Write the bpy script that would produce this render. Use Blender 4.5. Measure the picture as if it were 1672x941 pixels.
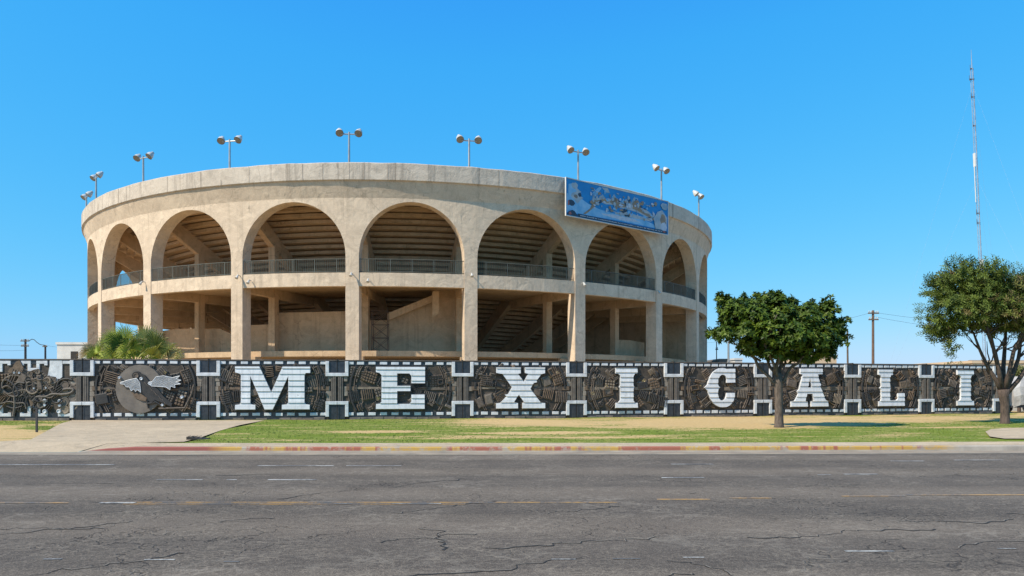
import bpy, math, random
from math import sin, cos, pi, radians, sqrt, atan2, hypot
from mathutils import Vector, Matrix
from mathutils.geometry import tessellate_polygon

for o in list(bpy.data.objects):
    bpy.data.objects.remove(o)
SC = bpy.context.scene
COL = SC.collection
random.seed(7)
F = 1200.0           # focal length in pixels of the 1672 px wide photograph
CAMZ = 1.8

# ------------------------------------------------------------------ camera
cd = bpy.data.cameras.new('camera'); cam = bpy.data.objects.new('camera', cd); COL.objects.link(cam)
cam.location = (0, 0, CAMZ); cam.rotation_euler = (radians(90), 0, 0)
cd.sensor_width = 36; cd.lens = 36 * F / 1672; cd.shift_y = 161.5 / 1672
cd.clip_start = .1; cd.clip_end = 6000
SC.camera = cam

# ------------------------------------------------------------------ world, sun, exposure
SUN_EL = radians(45); SUN_AZ = radians(33)      # azimuth: turned from straight left towards the camera
sund = Vector((-cos(SUN_AZ) * cos(SUN_EL), -sin(SUN_AZ) * cos(SUN_EL), sin(SUN_EL)))
W = bpy.data.worlds.new('World'); SC.world = W; W.use_nodes = True
nt = W.node_tree; nt.nodes.clear()
sky = nt.nodes.new('ShaderNodeTexSky'); sky.sky_type = 'NISHITA'; sky.sun_disc = False
sky.sun_elevation = SUN_EL; sky.sun_rotation = atan2(sund.x, sund.y)
sky.air_density = 1.15; sky.dust_density = .35; sky.ozone_density = 2.2; sky.altitude = 0
EXPO = .2
sep = nt.nodes.new('ShaderNodeSeparateColor'); com = nt.nodes.new('ShaderNodeCombineColor')
nt.links.new(sky.outputs[0], sep.inputs[0])
for ch, (k, g) in enumerate(((.75, 1.38), (.86, .50), (1.06, .12))):      # deepens the blue of the sky
    a = nt.nodes.new('ShaderNodeMath'); a.operation = 'MULTIPLY'; a.inputs[1].default_value = .1
    b = nt.nodes.new('ShaderNodeMath'); b.operation = 'POWER'; b.inputs[1].default_value = g
    c = nt.nodes.new('ShaderNodeMath'); c.operation = 'MULTIPLY'; c.inputs[1].default_value = k*10/2**EXPO
    d = nt.nodes.new('ShaderNodeMath'); d.operation = 'MULTIPLY'; d.inputs[1].default_value = (1.2, 1.80, 2.75)[ch]*10/2**EXPO
    e = nt.nodes.new('ShaderNodeMath'); e.operation = 'MINIMUM'
    nt.links.new(sep.outputs[ch], a.inputs[0]); nt.links.new(a.outputs[0], b.inputs[0]); nt.links.new(b.outputs[0], c.inputs[0])
    nt.links.new(a.outputs[0], d.inputs[0]); nt.links.new(c.outputs[0], e.inputs[0]); nt.links.new(d.outputs[0], e.inputs[1]); nt.links.new(e.outputs[0], com.inputs[ch])
bg = nt.nodes.new('ShaderNodeBackground'); bg.inputs[1].default_value = .1
wo = nt.nodes.new('ShaderNodeOutputWorld')
nt.links.new(com.outputs[0], bg.inputs[0]); nt.links.new(bg.outputs[0], wo.inputs[0])
sl = bpy.data.lights.new('sun', 'SUN'); so = bpy.data.objects.new('sun', sl); COL.objects.link(so)
sl.energy = 5.0; sl.angle = radians(.5); sl.color = (1, .90, .745)
so.rotation_euler = sund.to_track_quat('Z', 'Y').to_euler(); so.location = (0, 0, 60)
SC.view_settings.view_transform = 'Standard'; SC.view_settings.look = 'None'
SC.view_settings.exposure = EXPO; SC.view_settings.gamma = 1; SC.view_settings.use_curve_mapping = False

# ------------------------------------------------------------------ helpers
def px(x, Y):                    # world X of photo column x at distance Y
    return (x - 836) / F * Y
def pz(y, Y):                    # world Z of photo row y at distance Y
    return CAMZ + (632 - y) / F * Y

class MB:
    def __init__(s): s.v = []; s.f = []; s.m = []; s.c = []
    def add(s, vs, fs, mi=0, M=None):
        b = len(s.v)
        for p in vs: s.v.append(tuple(M @ Vector(p)) if M is not None else tuple(p))
        for f in fs: s.f.append(tuple(b + i for i in f)); s.m.append(mi)
    def box(s, x0, x1, y0, y1, z0, z1, mi=0, M=None):
        s.add([(x0,y0,z0),(x1,y0,z0),(x1,y1,z0),(x0,y1,z0),(x0,y0,z1),(x1,y0,z1),(x1,y1,z1),(x0,y1,z1)],
              [(0,3,2,1),(4,5,6,7),(0,1,5,4),(1,2,6,5),(2,3,7,6),(3,0,4,7)], mi, M)
    def bbox(s, x0, x1, y0, y1, z0, z1, b=.01, mi=0, M=None):      # box facing -y with a bevelled front
        s.add([(x0,y1,z0),(x1,y1,z0),(x1,y1,z1),(x0,y1,z1),(x0,y0+b,z0),(x1,y0+b,z0),(x1,y0+b,z1),(x0,y0+b,z1),
               (x0+b,y0,z0+b),(x1-b,y0,z0+b),(x1-b,y0,z1-b),(x0+b,y0,z1-b)],
              [(0,1,5,4),(1,2,6,5),(2,3,7,6),(3,0,4,7),(4,5,9,8),(5,6,10,9),(6,7,11,10),(7,4,8,11),(8,9,10,11),(3,2,1,0)], mi, M)
    def tube(s, pts, rads, n=8, mi=0, M=None, cap=True):
        if not hasattr(rads, '__len__'): rads = [rads] * len(pts)
        pts = [Vector(p) for p in pts]; vs = []; fs = []
        up = None
        for i, p in enumerate(pts):
            t = (pts[min(i+1, len(pts)-1)] - pts[max(i-1, 0)])
            if t.length < 1e-9: t = Vector((0,0,1))
            t.normalize()
            if up is None: up = Vector((1,0,0)) if abs(t.x) < .9 else Vector((0,1,0))
            a = (up - t * up.dot(t))
            if a.length < 1e-6: a = t.orthogonal()
            a.normalize(); b = t.cross(a); up = a
            for k in range(n):
                an = 2*pi*k/n; vs.append(p + (a*cos(an) + b*sin(an)) * rads[i])
        for i in range(len(pts)-1):
            for k in range(n):
                k2 = (k+1) % n; fs.append((i*n+k, i*n+k2, (i+1)*n+k2, (i+1)*n+k))
        if cap:
            fs.append(tuple(range(n-1, -1, -1))); L = (len(pts)-1)*n; fs.append(tuple(L+k for k in range(n)))
        s.add(vs, fs, mi, M)
    def bar(s, a, b, w, mi=0, n=4): s.tube([a, b], w*.5*(1.3 if n == 4 else 1), n, mi)
    def prism(s, loops, y0, y1, mi=0, M=None, b=0):   # outlines in x-z (first outer, others holes), y0 front, y1 back
        pts = [Vector((p[0], p[1], 0)) for l in loops for p in l]
        tris = tessellate_polygon([[Vector((p[0], p[1], 0)) for p in l] for l in loops])
        n = len(pts); vs = [(p.x, y0, p.y) for p in pts] + [(p.x, y1, p.y) for p in pts]; fs = []
        for t in tris:
            a, bb, c = [pts[i] for i in t]
            ccw = (bb-a).cross(c-a).z > 0
            t = tuple(t) if ccw else tuple(reversed(t))
            fs.append(t); fs.append(tuple(n+i for i in reversed(t)))
        o = 0
        for l in loops:
            k = len(l); area = sum(l[i][0]*l[(i+1)%k][1]-l[(i+1)%k][0]*l[i][1] for i in range(k))
            first = (l is loops[0])
            for i in range(k):
                j = (i+1) % k; q = (o+i, n+o+i, n+o+j, o+j)
                fs.append(q if (area > 0) == first else tuple(reversed(q)))
            o += k
        s.add(vs, fs, mi, M)
    def build(s, name, mats, parent=None, smooth=False, loc=None):
        me = bpy.data.meshes.new(name); me.from_pydata(s.v, [], s.f)
        if not isinstance(mats, (list, tuple)): mats = [mats]
        for m in mats: me.materials.append(m)
        if len(mats) > 1: me.polygons.foreach_set('material_index', s.m)
        if smooth: me.polygons.foreach_set('use_smooth', [True]*len(me.polygons))
        if s.c:
            at = me.color_attributes.new('tone', 'FLOAT_COLOR', 'POINT')
            at.data.foreach_set('color', [q for c in s.c for q in (c[0], c[1], c[2], 1)])
        me.update()
        o = bpy.data.objects.new(name, me); COL.objects.link(o)
        if loc is not None:                    # give a top-level mesh its origin at its base
            for v in me.vertices: v.co -= Vector(loc)
            o.location = loc
        if parent is not None: o.parent = parent
        return o

def empty(name, loc=(0,0,0), rz=0):
    o = bpy.data.objects.new(name, None); COL.objects.link(o); o.location = loc; o.rotation_euler = (0,0,rz); o.empty_display_size = .3
    return o
def tag(o, label=None, cat=None, group=None, kind=None):
    if label: o['label'] = label
    if cat: o['category'] = cat
    if group: o['group'] = group
    if kind: o['kind'] = kind
    return o
def copy_tree(o, parent=None):
    c = o.copy(); COL.objects.link(c)
    if parent is not None: c.parent = parent
    for ch in list(o.children): copy_tree(ch, c)
    return c

# ------------------------------------------------------------------ materials
def nodes(name):
    m = bpy.data.materials.new(name); m.use_nodes = True; t = m.node_tree; t.nodes.clear()
    out = t.nodes.new('ShaderNodeOutputMaterial'); p = t.nodes.new('ShaderNodeBsdfPrincipled')
    t.links.new(p.outputs[0], out.inputs[0]); return m, t, p
def N(t, k, **kw):
    n = t.nodes.new(k)
    for a, b in kw.items(): setattr(n, a, b)
    return n
def coords(t, scale=(1,1,1)):
    g = N(t, 'ShaderNodeNewGeometry'); mp = N(t, 'ShaderNodeMapping'); mp.inputs['Scale'].default_value = scale
    t.links.new(g.outputs['Position'], mp.inputs[0]); return mp.outputs[0]
def noise(t, vec, sc, det=4, rough=.55, dist=0):
    n = N(t, 'ShaderNodeTexNoise'); n.inputs['Scale'].default_value = sc; n.inputs['Detail'].default_value = det
    n.inputs['Roughness'].default_value = rough; n.inputs['Distortion'].default_value = dist
    t.links.new(vec, n.inputs['Vector']); return n.outputs['Fac']
def ramp(t, fac, a, b, ca=(0,0,0,1), cb=(1,1,1,1)):
    r = N(t, 'ShaderNodeValToRGB'); r.color_ramp.elements[0].position = a; r.color_ramp.elements[1].position = b
    r.color_ramp.elements[0].color = ca; r.color_ramp.elements[1].color = cb
    t.links.new(fac, r.inputs[0]); return r.outputs[0]
def mix(t, fac, a, b, mode='MIX'):
    m = N(t, 'ShaderNodeMix', data_type='RGBA', blend_type=mode)
    for v, s in ((fac, m.inputs[0]), (a, m.inputs[6]), (b, m.inputs[7])):
        if isinstance(v, (int, float)): s.default_value = v
        elif isinstance(v, tuple): s.default_value = (v[0], v[1], v[2], 1)
        else: t.links.new(v, s)
    return m.outputs[2]
def math_(t, op, a, b=0.):
    m = N(t, 'ShaderNodeMath', operation=op)
    for v, s in ((a, m.inputs[0]), (b, m.inputs[1])):
        if isinstance(v, (int, float)): s.default_value = v
        else: t.links.new(v, s)
    return m.outputs[0]
def bump(t, p, h, st=.3, d=.02):
    b = N(t, 'ShaderNodeBump'); b.inputs['Strength'].default_value = st; b.inputs['Distance'].default_value = d
    t.links.new(h, b.inputs['Height']); t.links.new(b.outputs[0], p.inputs['Normal']); return b
def mat(name, c, r=.8, c2=None, sc=3, metal=0, bs=0, bsc=30, bd=.01):
    m, t, p = nodes(name); v = coords(t)
    c2 = c2 or tuple(q*.7 for q in c)
    n = noise(t, v, sc, 5)
    t.links.new(mix(t, ramp(t, n, .3, .7), c2, c), p.inputs['Base Color'])
    p.inputs['Roughness'].default_value = r; p.inputs['Metallic'].default_value = metal
    if bs: bump(t, p, noise(t, v, bsc, 3), bs, bd)
    return m

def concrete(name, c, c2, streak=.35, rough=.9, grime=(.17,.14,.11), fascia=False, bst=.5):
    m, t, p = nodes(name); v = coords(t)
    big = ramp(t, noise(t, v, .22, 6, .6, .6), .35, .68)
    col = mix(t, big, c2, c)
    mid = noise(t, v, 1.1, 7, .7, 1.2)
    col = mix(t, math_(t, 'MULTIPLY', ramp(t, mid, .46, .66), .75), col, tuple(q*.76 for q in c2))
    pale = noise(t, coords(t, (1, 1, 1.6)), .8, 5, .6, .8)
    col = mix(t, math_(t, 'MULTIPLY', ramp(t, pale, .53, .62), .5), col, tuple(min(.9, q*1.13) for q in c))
    if fascia:           # patchy darker strip along the top of the wall, with a ragged lower edge
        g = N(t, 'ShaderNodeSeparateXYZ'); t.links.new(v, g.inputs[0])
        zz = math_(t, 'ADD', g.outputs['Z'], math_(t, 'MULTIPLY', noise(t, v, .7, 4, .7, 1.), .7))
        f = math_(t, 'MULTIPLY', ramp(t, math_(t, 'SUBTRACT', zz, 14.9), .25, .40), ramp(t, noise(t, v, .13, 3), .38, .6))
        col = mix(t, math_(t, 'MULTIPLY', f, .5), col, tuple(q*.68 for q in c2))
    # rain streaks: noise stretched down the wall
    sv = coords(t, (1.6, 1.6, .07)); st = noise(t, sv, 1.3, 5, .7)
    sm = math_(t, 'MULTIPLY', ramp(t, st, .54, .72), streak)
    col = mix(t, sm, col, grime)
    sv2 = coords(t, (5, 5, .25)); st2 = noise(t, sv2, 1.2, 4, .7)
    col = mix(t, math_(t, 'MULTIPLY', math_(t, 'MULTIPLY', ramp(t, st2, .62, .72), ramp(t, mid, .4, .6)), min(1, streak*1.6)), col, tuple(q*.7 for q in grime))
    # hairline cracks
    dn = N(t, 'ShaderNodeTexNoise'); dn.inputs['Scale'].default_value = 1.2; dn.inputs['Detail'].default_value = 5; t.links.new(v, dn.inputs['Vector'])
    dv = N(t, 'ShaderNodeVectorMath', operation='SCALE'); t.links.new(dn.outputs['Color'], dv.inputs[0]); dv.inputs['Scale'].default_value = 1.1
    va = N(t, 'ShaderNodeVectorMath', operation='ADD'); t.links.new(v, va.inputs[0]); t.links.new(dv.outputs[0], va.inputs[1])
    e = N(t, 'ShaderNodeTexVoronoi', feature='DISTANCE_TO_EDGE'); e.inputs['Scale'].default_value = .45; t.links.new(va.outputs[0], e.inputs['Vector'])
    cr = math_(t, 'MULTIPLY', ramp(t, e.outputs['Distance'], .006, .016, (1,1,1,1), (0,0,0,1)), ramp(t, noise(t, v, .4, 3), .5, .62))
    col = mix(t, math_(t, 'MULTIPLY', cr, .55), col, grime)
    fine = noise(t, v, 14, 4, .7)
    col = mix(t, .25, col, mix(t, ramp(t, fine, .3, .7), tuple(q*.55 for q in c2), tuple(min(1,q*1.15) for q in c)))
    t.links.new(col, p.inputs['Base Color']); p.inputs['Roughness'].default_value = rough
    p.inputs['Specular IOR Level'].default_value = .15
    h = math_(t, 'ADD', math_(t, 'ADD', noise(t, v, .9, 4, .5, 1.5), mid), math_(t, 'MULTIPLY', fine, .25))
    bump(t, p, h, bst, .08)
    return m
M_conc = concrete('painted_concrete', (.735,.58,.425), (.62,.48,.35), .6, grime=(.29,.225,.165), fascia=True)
M_rim = concrete('weathered_rim_concrete', (.65,.55,.445), (.52,.435,.35), 1.1, grime=(.22,.18,.145))
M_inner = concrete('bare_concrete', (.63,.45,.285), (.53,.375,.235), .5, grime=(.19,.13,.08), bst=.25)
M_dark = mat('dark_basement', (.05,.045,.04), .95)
M_rail = mat('railing_metal', (.11,.115,.095), .7, (.06,.065,.055), 2)
M_steel = mat('galvanised_steel', (.42,.43,.43), .45, (.3,.3,.3), 2, .6)
M_lampw = mat('lamp_housing', (.62,.61,.58), .5, (.4,.38,.34), 3)
M_lampg = mat('lamp_glass', (.30,.24,.17), .25, (.22,.17,.11), 4)
M_rust = mat('rusty_steel', (.12,.07,.045), .8, (.06,.045,.04), 5)
M_wood = mat('weathered_pole_wood', (.17,.12,.085), .9, (.10,.07,.05), 4)
M_wire = mat('wire_black', (.05,.05,.055), .7)
M_white = mat('white_plaster', (.72,.70,.66), .8, (.55,.53,.5), 1)
M_beige = mat('beige_plaster', (.66,.50,.33), .8, (.55,.40,.26), 1)
M_roof = mat('roof_grey', (.22,.19,.165), .9, (.15,.13,.11), 1)

# mural materials
M_clay = [mat('clay_brown', (.17,.132,.105), .72, (.07,.053,.042), 7, bs=.6, bsc=18),
          mat('clay_grey', (.20,.165,.135), .75, (.09,.075,.062), 7, bs=.5, bsc=18),
          mat('clay_umber', (.195,.135,.092), .75, (.095,.064,.042), 6, bs=.5, bsc=18),
          mat('clay_dark', (.045,.04,.038), .6, (.02,.02,.022), 5, bs=.4, bsc=14),
          mat('clay_tan', (.32,.25,.185), .8, (.15,.12,.09), 4, bs=.5, bsc=14)]
M_gold = mat('glazed_button', (.42,.30,.13), .35, (.25,.22,.1), 20)
M_eggshell = mat('disc_grey_brown', (.21,.175,.145), .75, (.13,.11,.095), 2.5, bs=.3, bsc=10)
M_cap = mat('coping', (.12,.10,.085), .85, (.06,.05,.045), 4)
M_foot = mat('wall_footing', (.22,.19,.16), .9, (.08,.07,.065), 3)
def tile_mat(name, c, c2, period, streaks):
    m, t, p = nodes(name); v = coords(t)
    g = N(t, 'ShaderNodeSeparateXYZ'); t.links.new(v, g.inputs[0])
    z = math_(t, 'DIVIDE', math_(t, 'ADD', g.outputs['Z'], math_(t, 'MULTIPLY', noise(t, v, .8, 1), .05)), period)
    fr = math_(t, 'FRACT', z); row = math_(t, 'FLOOR', z)
    rn = N(t, 'ShaderNodeTexWhiteNoise', noise_dimensions='1D'); t.links.new(row, rn.inputs['W'])
    seam = ramp(t, math_(t, 'ABSOLUTE', math_(t, 'SUBTRACT', fr, .5)), .445, .49)
    sv = coords(t, (3.0, 3.0, .35)); st = ramp(t, noise(t, sv, 2.2, 5, .7), .47, .72)
    col = mix(t, math_(t, 'MULTIPLY', st, streaks), c, c2)
    col = mix(t, math_(t, 'MULTIPLY', rn.outputs[0], .38), col, c2)
    blot = ramp(t, noise(t, v, 2.6, 5, .65), .55, .8)
    col = mix(t, math_(t, 'MULTIPLY', blot, .4), col, tuple(q*.55 for q in c2))
    chips = ramp(t, noise(t, v, 9, 3, .6), .70, .74)
    col = mix(t, chips, col, (.12,.10,.085))
    col = mix(t, math_(t, 'MULTIPLY', seam, .15), col, (.12,.11,.105))
    t.links.new(col, p.inputs['Base Color']); p.inputs['Roughness'].default_value = .38
    bump(t, p, noise(t, v, 6, 4), .3, .02); return m
M_letter = tile_mat('white_glazed_strips', (.76,.765,.78), (.46,.465,.48), .285, .75)
M_tile = mat('white_glazed_tile', (.74,.745,.76), .45, (.48,.49,.51), 4, bs=.3, bsc=12)
M_black = mat('blue_black_tile', (.022,.026,.036), .3, (.05,.055,.065), 6, bs=.5, bsc=9)

# ------------------------------------------------------------------ ground, road, verge
def kerbY(x):            # distance of the kerb face: gently bent road, z = 0 there
    return 20.15 + .0014*(x+5)**2 if x > -5 else 20.15 + .0004*(x+5)**2
def wall_h(p):           # height in photo pixels of the mural wall at column p
    return 100.6 - .00385*p - .0000059*p*p
def wallY(p): return 3600.0 / wall_h(p)

def road_material():
    m, t, p = nodes('old_asphalt'); v = coords(t)
    lane = coords(t, (.05, 1, 1))
    b1 = ramp(t, noise(t, lane, .55, 5, .6, .3), .34, .66)
    col = mix(t, b1, (.090,.080,.071), (.150,.132,.117))
    b2 = ramp(t, noise(t, v, .35, 6, .65, .5), .35, .7)
    col = mix(t, math_(t, 'MULTIPLY', b2, .6), col, (.195,.168,.143))
    vo = N(t, 'ShaderNodeTexVoronoi'); vo.inputs['Scale'].default_value = 46; t.links.new(v, vo.inputs['Vector'])
    agg = ramp(t, vo.outputs['Distance'], .12, .5)
    col = mix(t, .5, col, mix(t, agg, (.29,.25,.215), (.055,.049,.044)))
    sp = ramp(t, noise(t, v, 28, 3, .7), .60, .72)
    col = mix(t, math_(t, 'MULTIPLY', sp, .5), col, (.32,.30,.275))
    # swirly crack sealing texture of the near lane
    dn = N(t, 'ShaderNodeTexNoise'); dn.inputs['Scale'].default_value = .9; dn.inputs['Detail'].default_value = 4; t.links.new(v, dn.inputs['Vector'])
    dv = N(t, 'ShaderNodeVectorMath', operation='SCALE'); t.links.new(dn.outputs['Color'], dv.inputs[0]); dv.inputs['Scale'].default_value = 1.7
    dn2 = N(t, 'ShaderNodeTexNoise'); dn2.inputs['Scale'].default_value = 7; dn2.inputs['Detail'].default_value = 3; t.links.new(v, dn2.inputs['Vector'])
    dv2 = N(t, 'ShaderNodeVectorMath', operation='SCALE'); t.links.new(dn2.outputs['Color'], dv2.inputs[0]); dv2.inputs['Scale'].default_value = .16
    cv = coords(t, (.7, 1.25, 1))
    va = N(t, 'ShaderNodeVectorMath', operation='ADD'); t.links.new(cv, va.inputs[0]); t.links.new(dv.outputs[0], va.inputs[1])
    vb = N(t, 'ShaderNodeVectorMath', operation='ADD'); t.links.new(va.outputs[0], vb.inputs[0]); t.links.new(dv2.outputs[0], vb.inputs[1])
    hs_ = []
    for sc, w, mlo, mhi in ((.75, .009, .47, .55), (1.9, .008, .52, .60)):
        e = N(t, 'ShaderNodeTexVoronoi', feature='DISTANCE_TO_EDGE'); e.inputs['Scale'].default_value = sc; t.links.new(vb.outputs[0], e.inputs['Vector'])
        cr = ramp(t, e.outputs['Distance'], w*sc*.5, w*sc*1.6, (1,1,1,1), (0,0,0,1))
        cr = math_(t, 'MULTIPLY', cr, ramp(t, noise(t, v, .3, 3), mlo, mhi)); hs_.append(cr)
        # pale dust beside the crack
        d = ramp(t, e.outputs['Distance'], w*sc*1.2, w*sc*5, (1,1,1,1), (0,0,0,1))
        d = math_(t, 'MULTIPLY', d, ramp(t, noise(t, v, .5, 3), .46, .62))
        col = mix(t, math_(t, 'MULTIPLY', d, .35), col, (.34,.31,.27))
        col = mix(t, math_(t, 'MULTIPLY', cr, .9), col, (.022,.02,.02))
    # winding pale wear lines in the old seal coat
    wn = noise(t, vb.outputs[0], 1.7, 2, .4); fr = math_(t, 'FRACT', math_(t, 'MULTIPLY', wn, 13))
    ln = ramp(t, math_(t, 'ABSOLUTE', math_(t, 'SUBTRACT', fr, .5)), .03, .11, (1,1,1,1), (0,0,0,1))
    col = mix(t, math_(t, 'MULTIPLY', math_(t, 'MULTIPLY', ln, ramp(t, noise(t, v, 1.1, 4), .38, .6)), .36), col, (.30,.255,.21))
    # lanes: darker travelled bands, dustier strips between them
    yv = N(t, 'ShaderNodeSeparateXYZ'); t.links.new(v, yv.inputs[0])
    yy = math_(t, 'ADD', yv.outputs['Y'], math_(t, 'MULTIPLY', noise(t, lane, .8, 3), .9))
    sn = math_(t, 'SINE', math_(t, 'MULTIPLY', yy, 2.05)); 
    col = mix(t, math_(t, 'MULTIPLY', ramp(t, sn, .1, .9), .30), col, (.215,.182,.152))
    col = mix(t, math_(t, 'MULTIPLY', ramp(t, sn, -.9, -.2, (1,1,1,1), (0,0,0,1)), .30), col, (.065,.06,.058))
    # pale alligator crazing
    for sc, am, th in ((3.6, .42, .035), (8.5, .30, .05)):
        e = N(t, 'ShaderNodeTexVoronoi', feature='DISTANCE_TO_EDGE'); e.inputs['Scale'].default_value = sc; t.links.new(vb.outputs[0], e.inputs['Vector'])
        d = ramp(t, e.outputs['Distance'], th*.3, th*1.4, (1,1,1,1), (0,0,0,1))
        col = mix(t, math_(t, 'MULTIPLY', math_(t, 'MULTIPLY', d, ramp(t, noise(t, v, .8, 4), .36, .62)), am), col, (.30,.265,.22))
    gr = noise(t, v, 17, 3, .8); col = mix(t, math_(t, 'MULTIPLY', ramp(t, gr, .52, .66), .28), col, (.27,.235,.20))
    col = mix(t, math_(t, 'MULTIPLY', ramp(t, gr, .34, .46, (1,1,1,1), (0,0,0,1)), .35), col, (.06,.053,.048))
    col = mix(t, 1.0, col, (1.03, .965, .885), 'MULTIPLY')
    t.links.new(col, p.inputs['Base Color']); p.inputs['Roughness'].default_value = .85
    p.inputs['Specular IOR Level'].default_value = .08
    h = math_(t, 'SUBTRACT', math_(t, 'MULTIPLY', agg, .35), math_(t, 'ADD', hs_[0], hs_[1]))
    bump(t, p, h, .7, .012); return m
M_road = road_material()
def paint_mat(name, c, wear):
    m, t, p = nodes(name); v = coords(t)
    n = noise(t, coords(t, (.6, 1, 1)), 2.1, 6, .75); n2 = noise(t, v, 30, 3, .7)
    w = ramp(t, math_(t, 'ADD', math_(t, 'MULTIPLY', n, .75), math_(t, 'MULTIPLY', n2, .25)), wear-.05, wear+.06)
    col = mix(t, w, (.135,.128,.122), c)
    t.links.new(col, p.inputs['Base Color']); p.inputs['Roughness'].default_value = .8
    return m
M_pw = paint_mat('worn_white_paint', (.50,.47,.42), .505)
M_py = paint_mat('worn_yellow_paint', (.50,.28,.09), .49)

def ground_material():
    m, t, p = nodes('lawn_and_dry_earth'); v = coords(t)
    a = N(t, 'ShaderNodeAttribute', attribute_name='tone'); sp = N(t, 'ShaderNodeSeparateColor'); t.links.new(a.outputs['Color'], sp.inputs[0])
    n1 = noise(t, coords(t, (.38, 1.5, 1)), .9, 7, .68); n2 = noise(t, v, 9, 4, .7); n3 = noise(t, v, 60, 3, .7)
    k = math_(t, 'ADD', sp.outputs[0], math_(t, 'MULTIPLY', math_(t, 'SUBTRACT', math_(t, 'ADD', math_(t, 'MULTIPLY', n1, .6), math_(t, 'MULTIPLY', n2, .4)), .5), 3.6))
    k = ramp(t, k, .36, .62)
    green = mix(t, ramp(t, n2, .3, .7), (.105,.16,.016), (.19,.235,.03))
    green = mix(t, math_(t, 'MULTIPLY', ramp(t, n1, .40, .64), .55), green, (.29,.27,.09))
    tan = mix(t, ramp(t, n2, .35, .7), (.50,.335,.145), (.64,.445,.215))
    tan = mix(t, math_(t, 'MULTIPLY', ramp(t, n3, .5, .7), .35), tan, (.36,.27,.15))
    col = mix(t, k, green, tan)
    t.links.new(col, p.inputs['Base Color']); p.inputs['Roughness'].default_value = .95; p.inputs['Specular IOR Level'].default_value = .1
    bump(t, p, math_(t, 'ADD', n3, n2), .6, .03); return m
M_ground = ground_material()
M_grass = None
M_path = concrete('concrete_paving', (.55,.425,.285), (.44,.34,.23), .0)
M_kerb = concrete('kerb_concrete', (.44,.345,.25), (.36,.28,.20), .0)
M_gutter = mat('gutter_concrete', (.36,.28,.20), .9, (.20,.16,.12), 1.4, bs=.3, bsc=20)

rd = MB()
xs = [-600, -200] + [-60 + i*4 for i in range(41)] + [200, 600]
for x in xs:
    xx = max(-60, min(100, x)); yk = kerbY(xx)
    rd.v += [(x, -60, 0), (x, yk - .62, 0)]
for i in range(len(xs)-1): rd.f.append((2*i, 2*i+2, 2*i+3, 2*i+1)); rd.m.append(0)
tag(rd.build('road', M_road), 'cracked old grey asphalt road across the foreground', None, None, 'structure')
gu = MB()
for x in xs:
    xx = max(-60, min(100, x)); yk = kerbY(xx)
    gu.v += [(x, yk - .62, .001), (x, yk - .60, .012), (x, yk, .004)]
for i in range(len(xs)-1):
    for j in range(2): gu.f.append((3*i+j, 3*i+3+j, 3*i+4+j, 3*i+1+j)); gu.m.append(0)
tag(gu.build('gutter', M_gutter), 'pale concrete gutter strip along the kerb', None, None, 'structure')

KL = -11.95               # where the dropped kerb of the driveway starts (kerb exists to the right of it)
def kerb_material():
    m, t, p = nodes('red_and_yellow_kerb_paint'); v = coords(t)
    n = noise(t, coords(t, (1, .1, .1)), .42, 5, .8); w = noise(t, v, 4, 5, .7)
    base = mix(t, ramp(t, noise(t, v, 2, 5), .3, .7), (.30,.26,.22), (.46,.40,.33))
    g = N(t, 'ShaderNodeSeparateXYZ'); t.links.new(v, g.inputs[0])
    paint = mix(t, ramp(t, n, .485, .515), (.33,.10,.06), (.48,.28,.06))
    left = ramp(t, math_(t, 'DIVIDE', math_(t, 'ADD', g.outputs['X'], 9), 2.), .3, .6)
    paint = mix(t, left, (.27,.07,.055), paint)
    right = ramp(t, math_(t, 'DIVIDE', math_(t, 'SUBTRACT', g.outputs['X'], 11.6), 1.6), .2, .6, (1,1,1,1), (0,0,0,1))
    wear = math_(t, 'MULTIPLY', ramp(t, math_(t, 'ADD', w, math_(t, 'MULTIPLY', math_(t, 'SUBTRACT', 1, left), .3)), .33, .50), .95)
    zz = ramp(t, g.outputs['Z'], .035, .06)
    col = mix(t, math_(t, 'MULTIPLY', math_(t, 'MULTIPLY', wear, right), zz), base, paint)
    t.links.new(col, p.inputs['Base Color']); p.inputs['Roughness'].default_value = .85; bump(t, p, w, .4, .02); return m
M_kp = kerb_material()
kb = MB()
kx = [KL + .8*i for i in range(60)] + [60, 200, 600]
prof = [(0, 0.0), (.015, .125), (.045, .155), (.17, .158)]
for x in kx:
    yk = kerbY(min(100, x)); s = min(1, max(0.05, (x-KL)/1.2))
    for (dy, z) in prof: kb.v.append((x, yk+dy, .004 + z*s))
for i in range(len(kx)-1):
    for j in range(3): kb.f.append((4*i+j, 4*i+4+j, 4*i+5+j, 4*i+1+j)); kb.m.append(0 if j < 2 else 1)
tag(kb.build('kerb', [M_kp, M_kerb]), 'kerb with worn red and yellow paint', None, None, 'structure')
# paved strip behind the kerb
pv = MB()
for x in kx:
    yk = kerbY(min(100, x)); s = min(1, max(0.05, (x-KL)/1.2)); pv.v += [(x, yk+.17, .004+.158*s), (x, yk+1.25, .166)]
for i in range(len(kx)-1): pv.f.append((2*i, 2*i+2, 2*i+3, 2*i+1)); pv.m.append(0)
tag(pv.build('pavement', M_path), 'narrow concrete pavement strip behind the kerb', None, None, 'structure')

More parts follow.
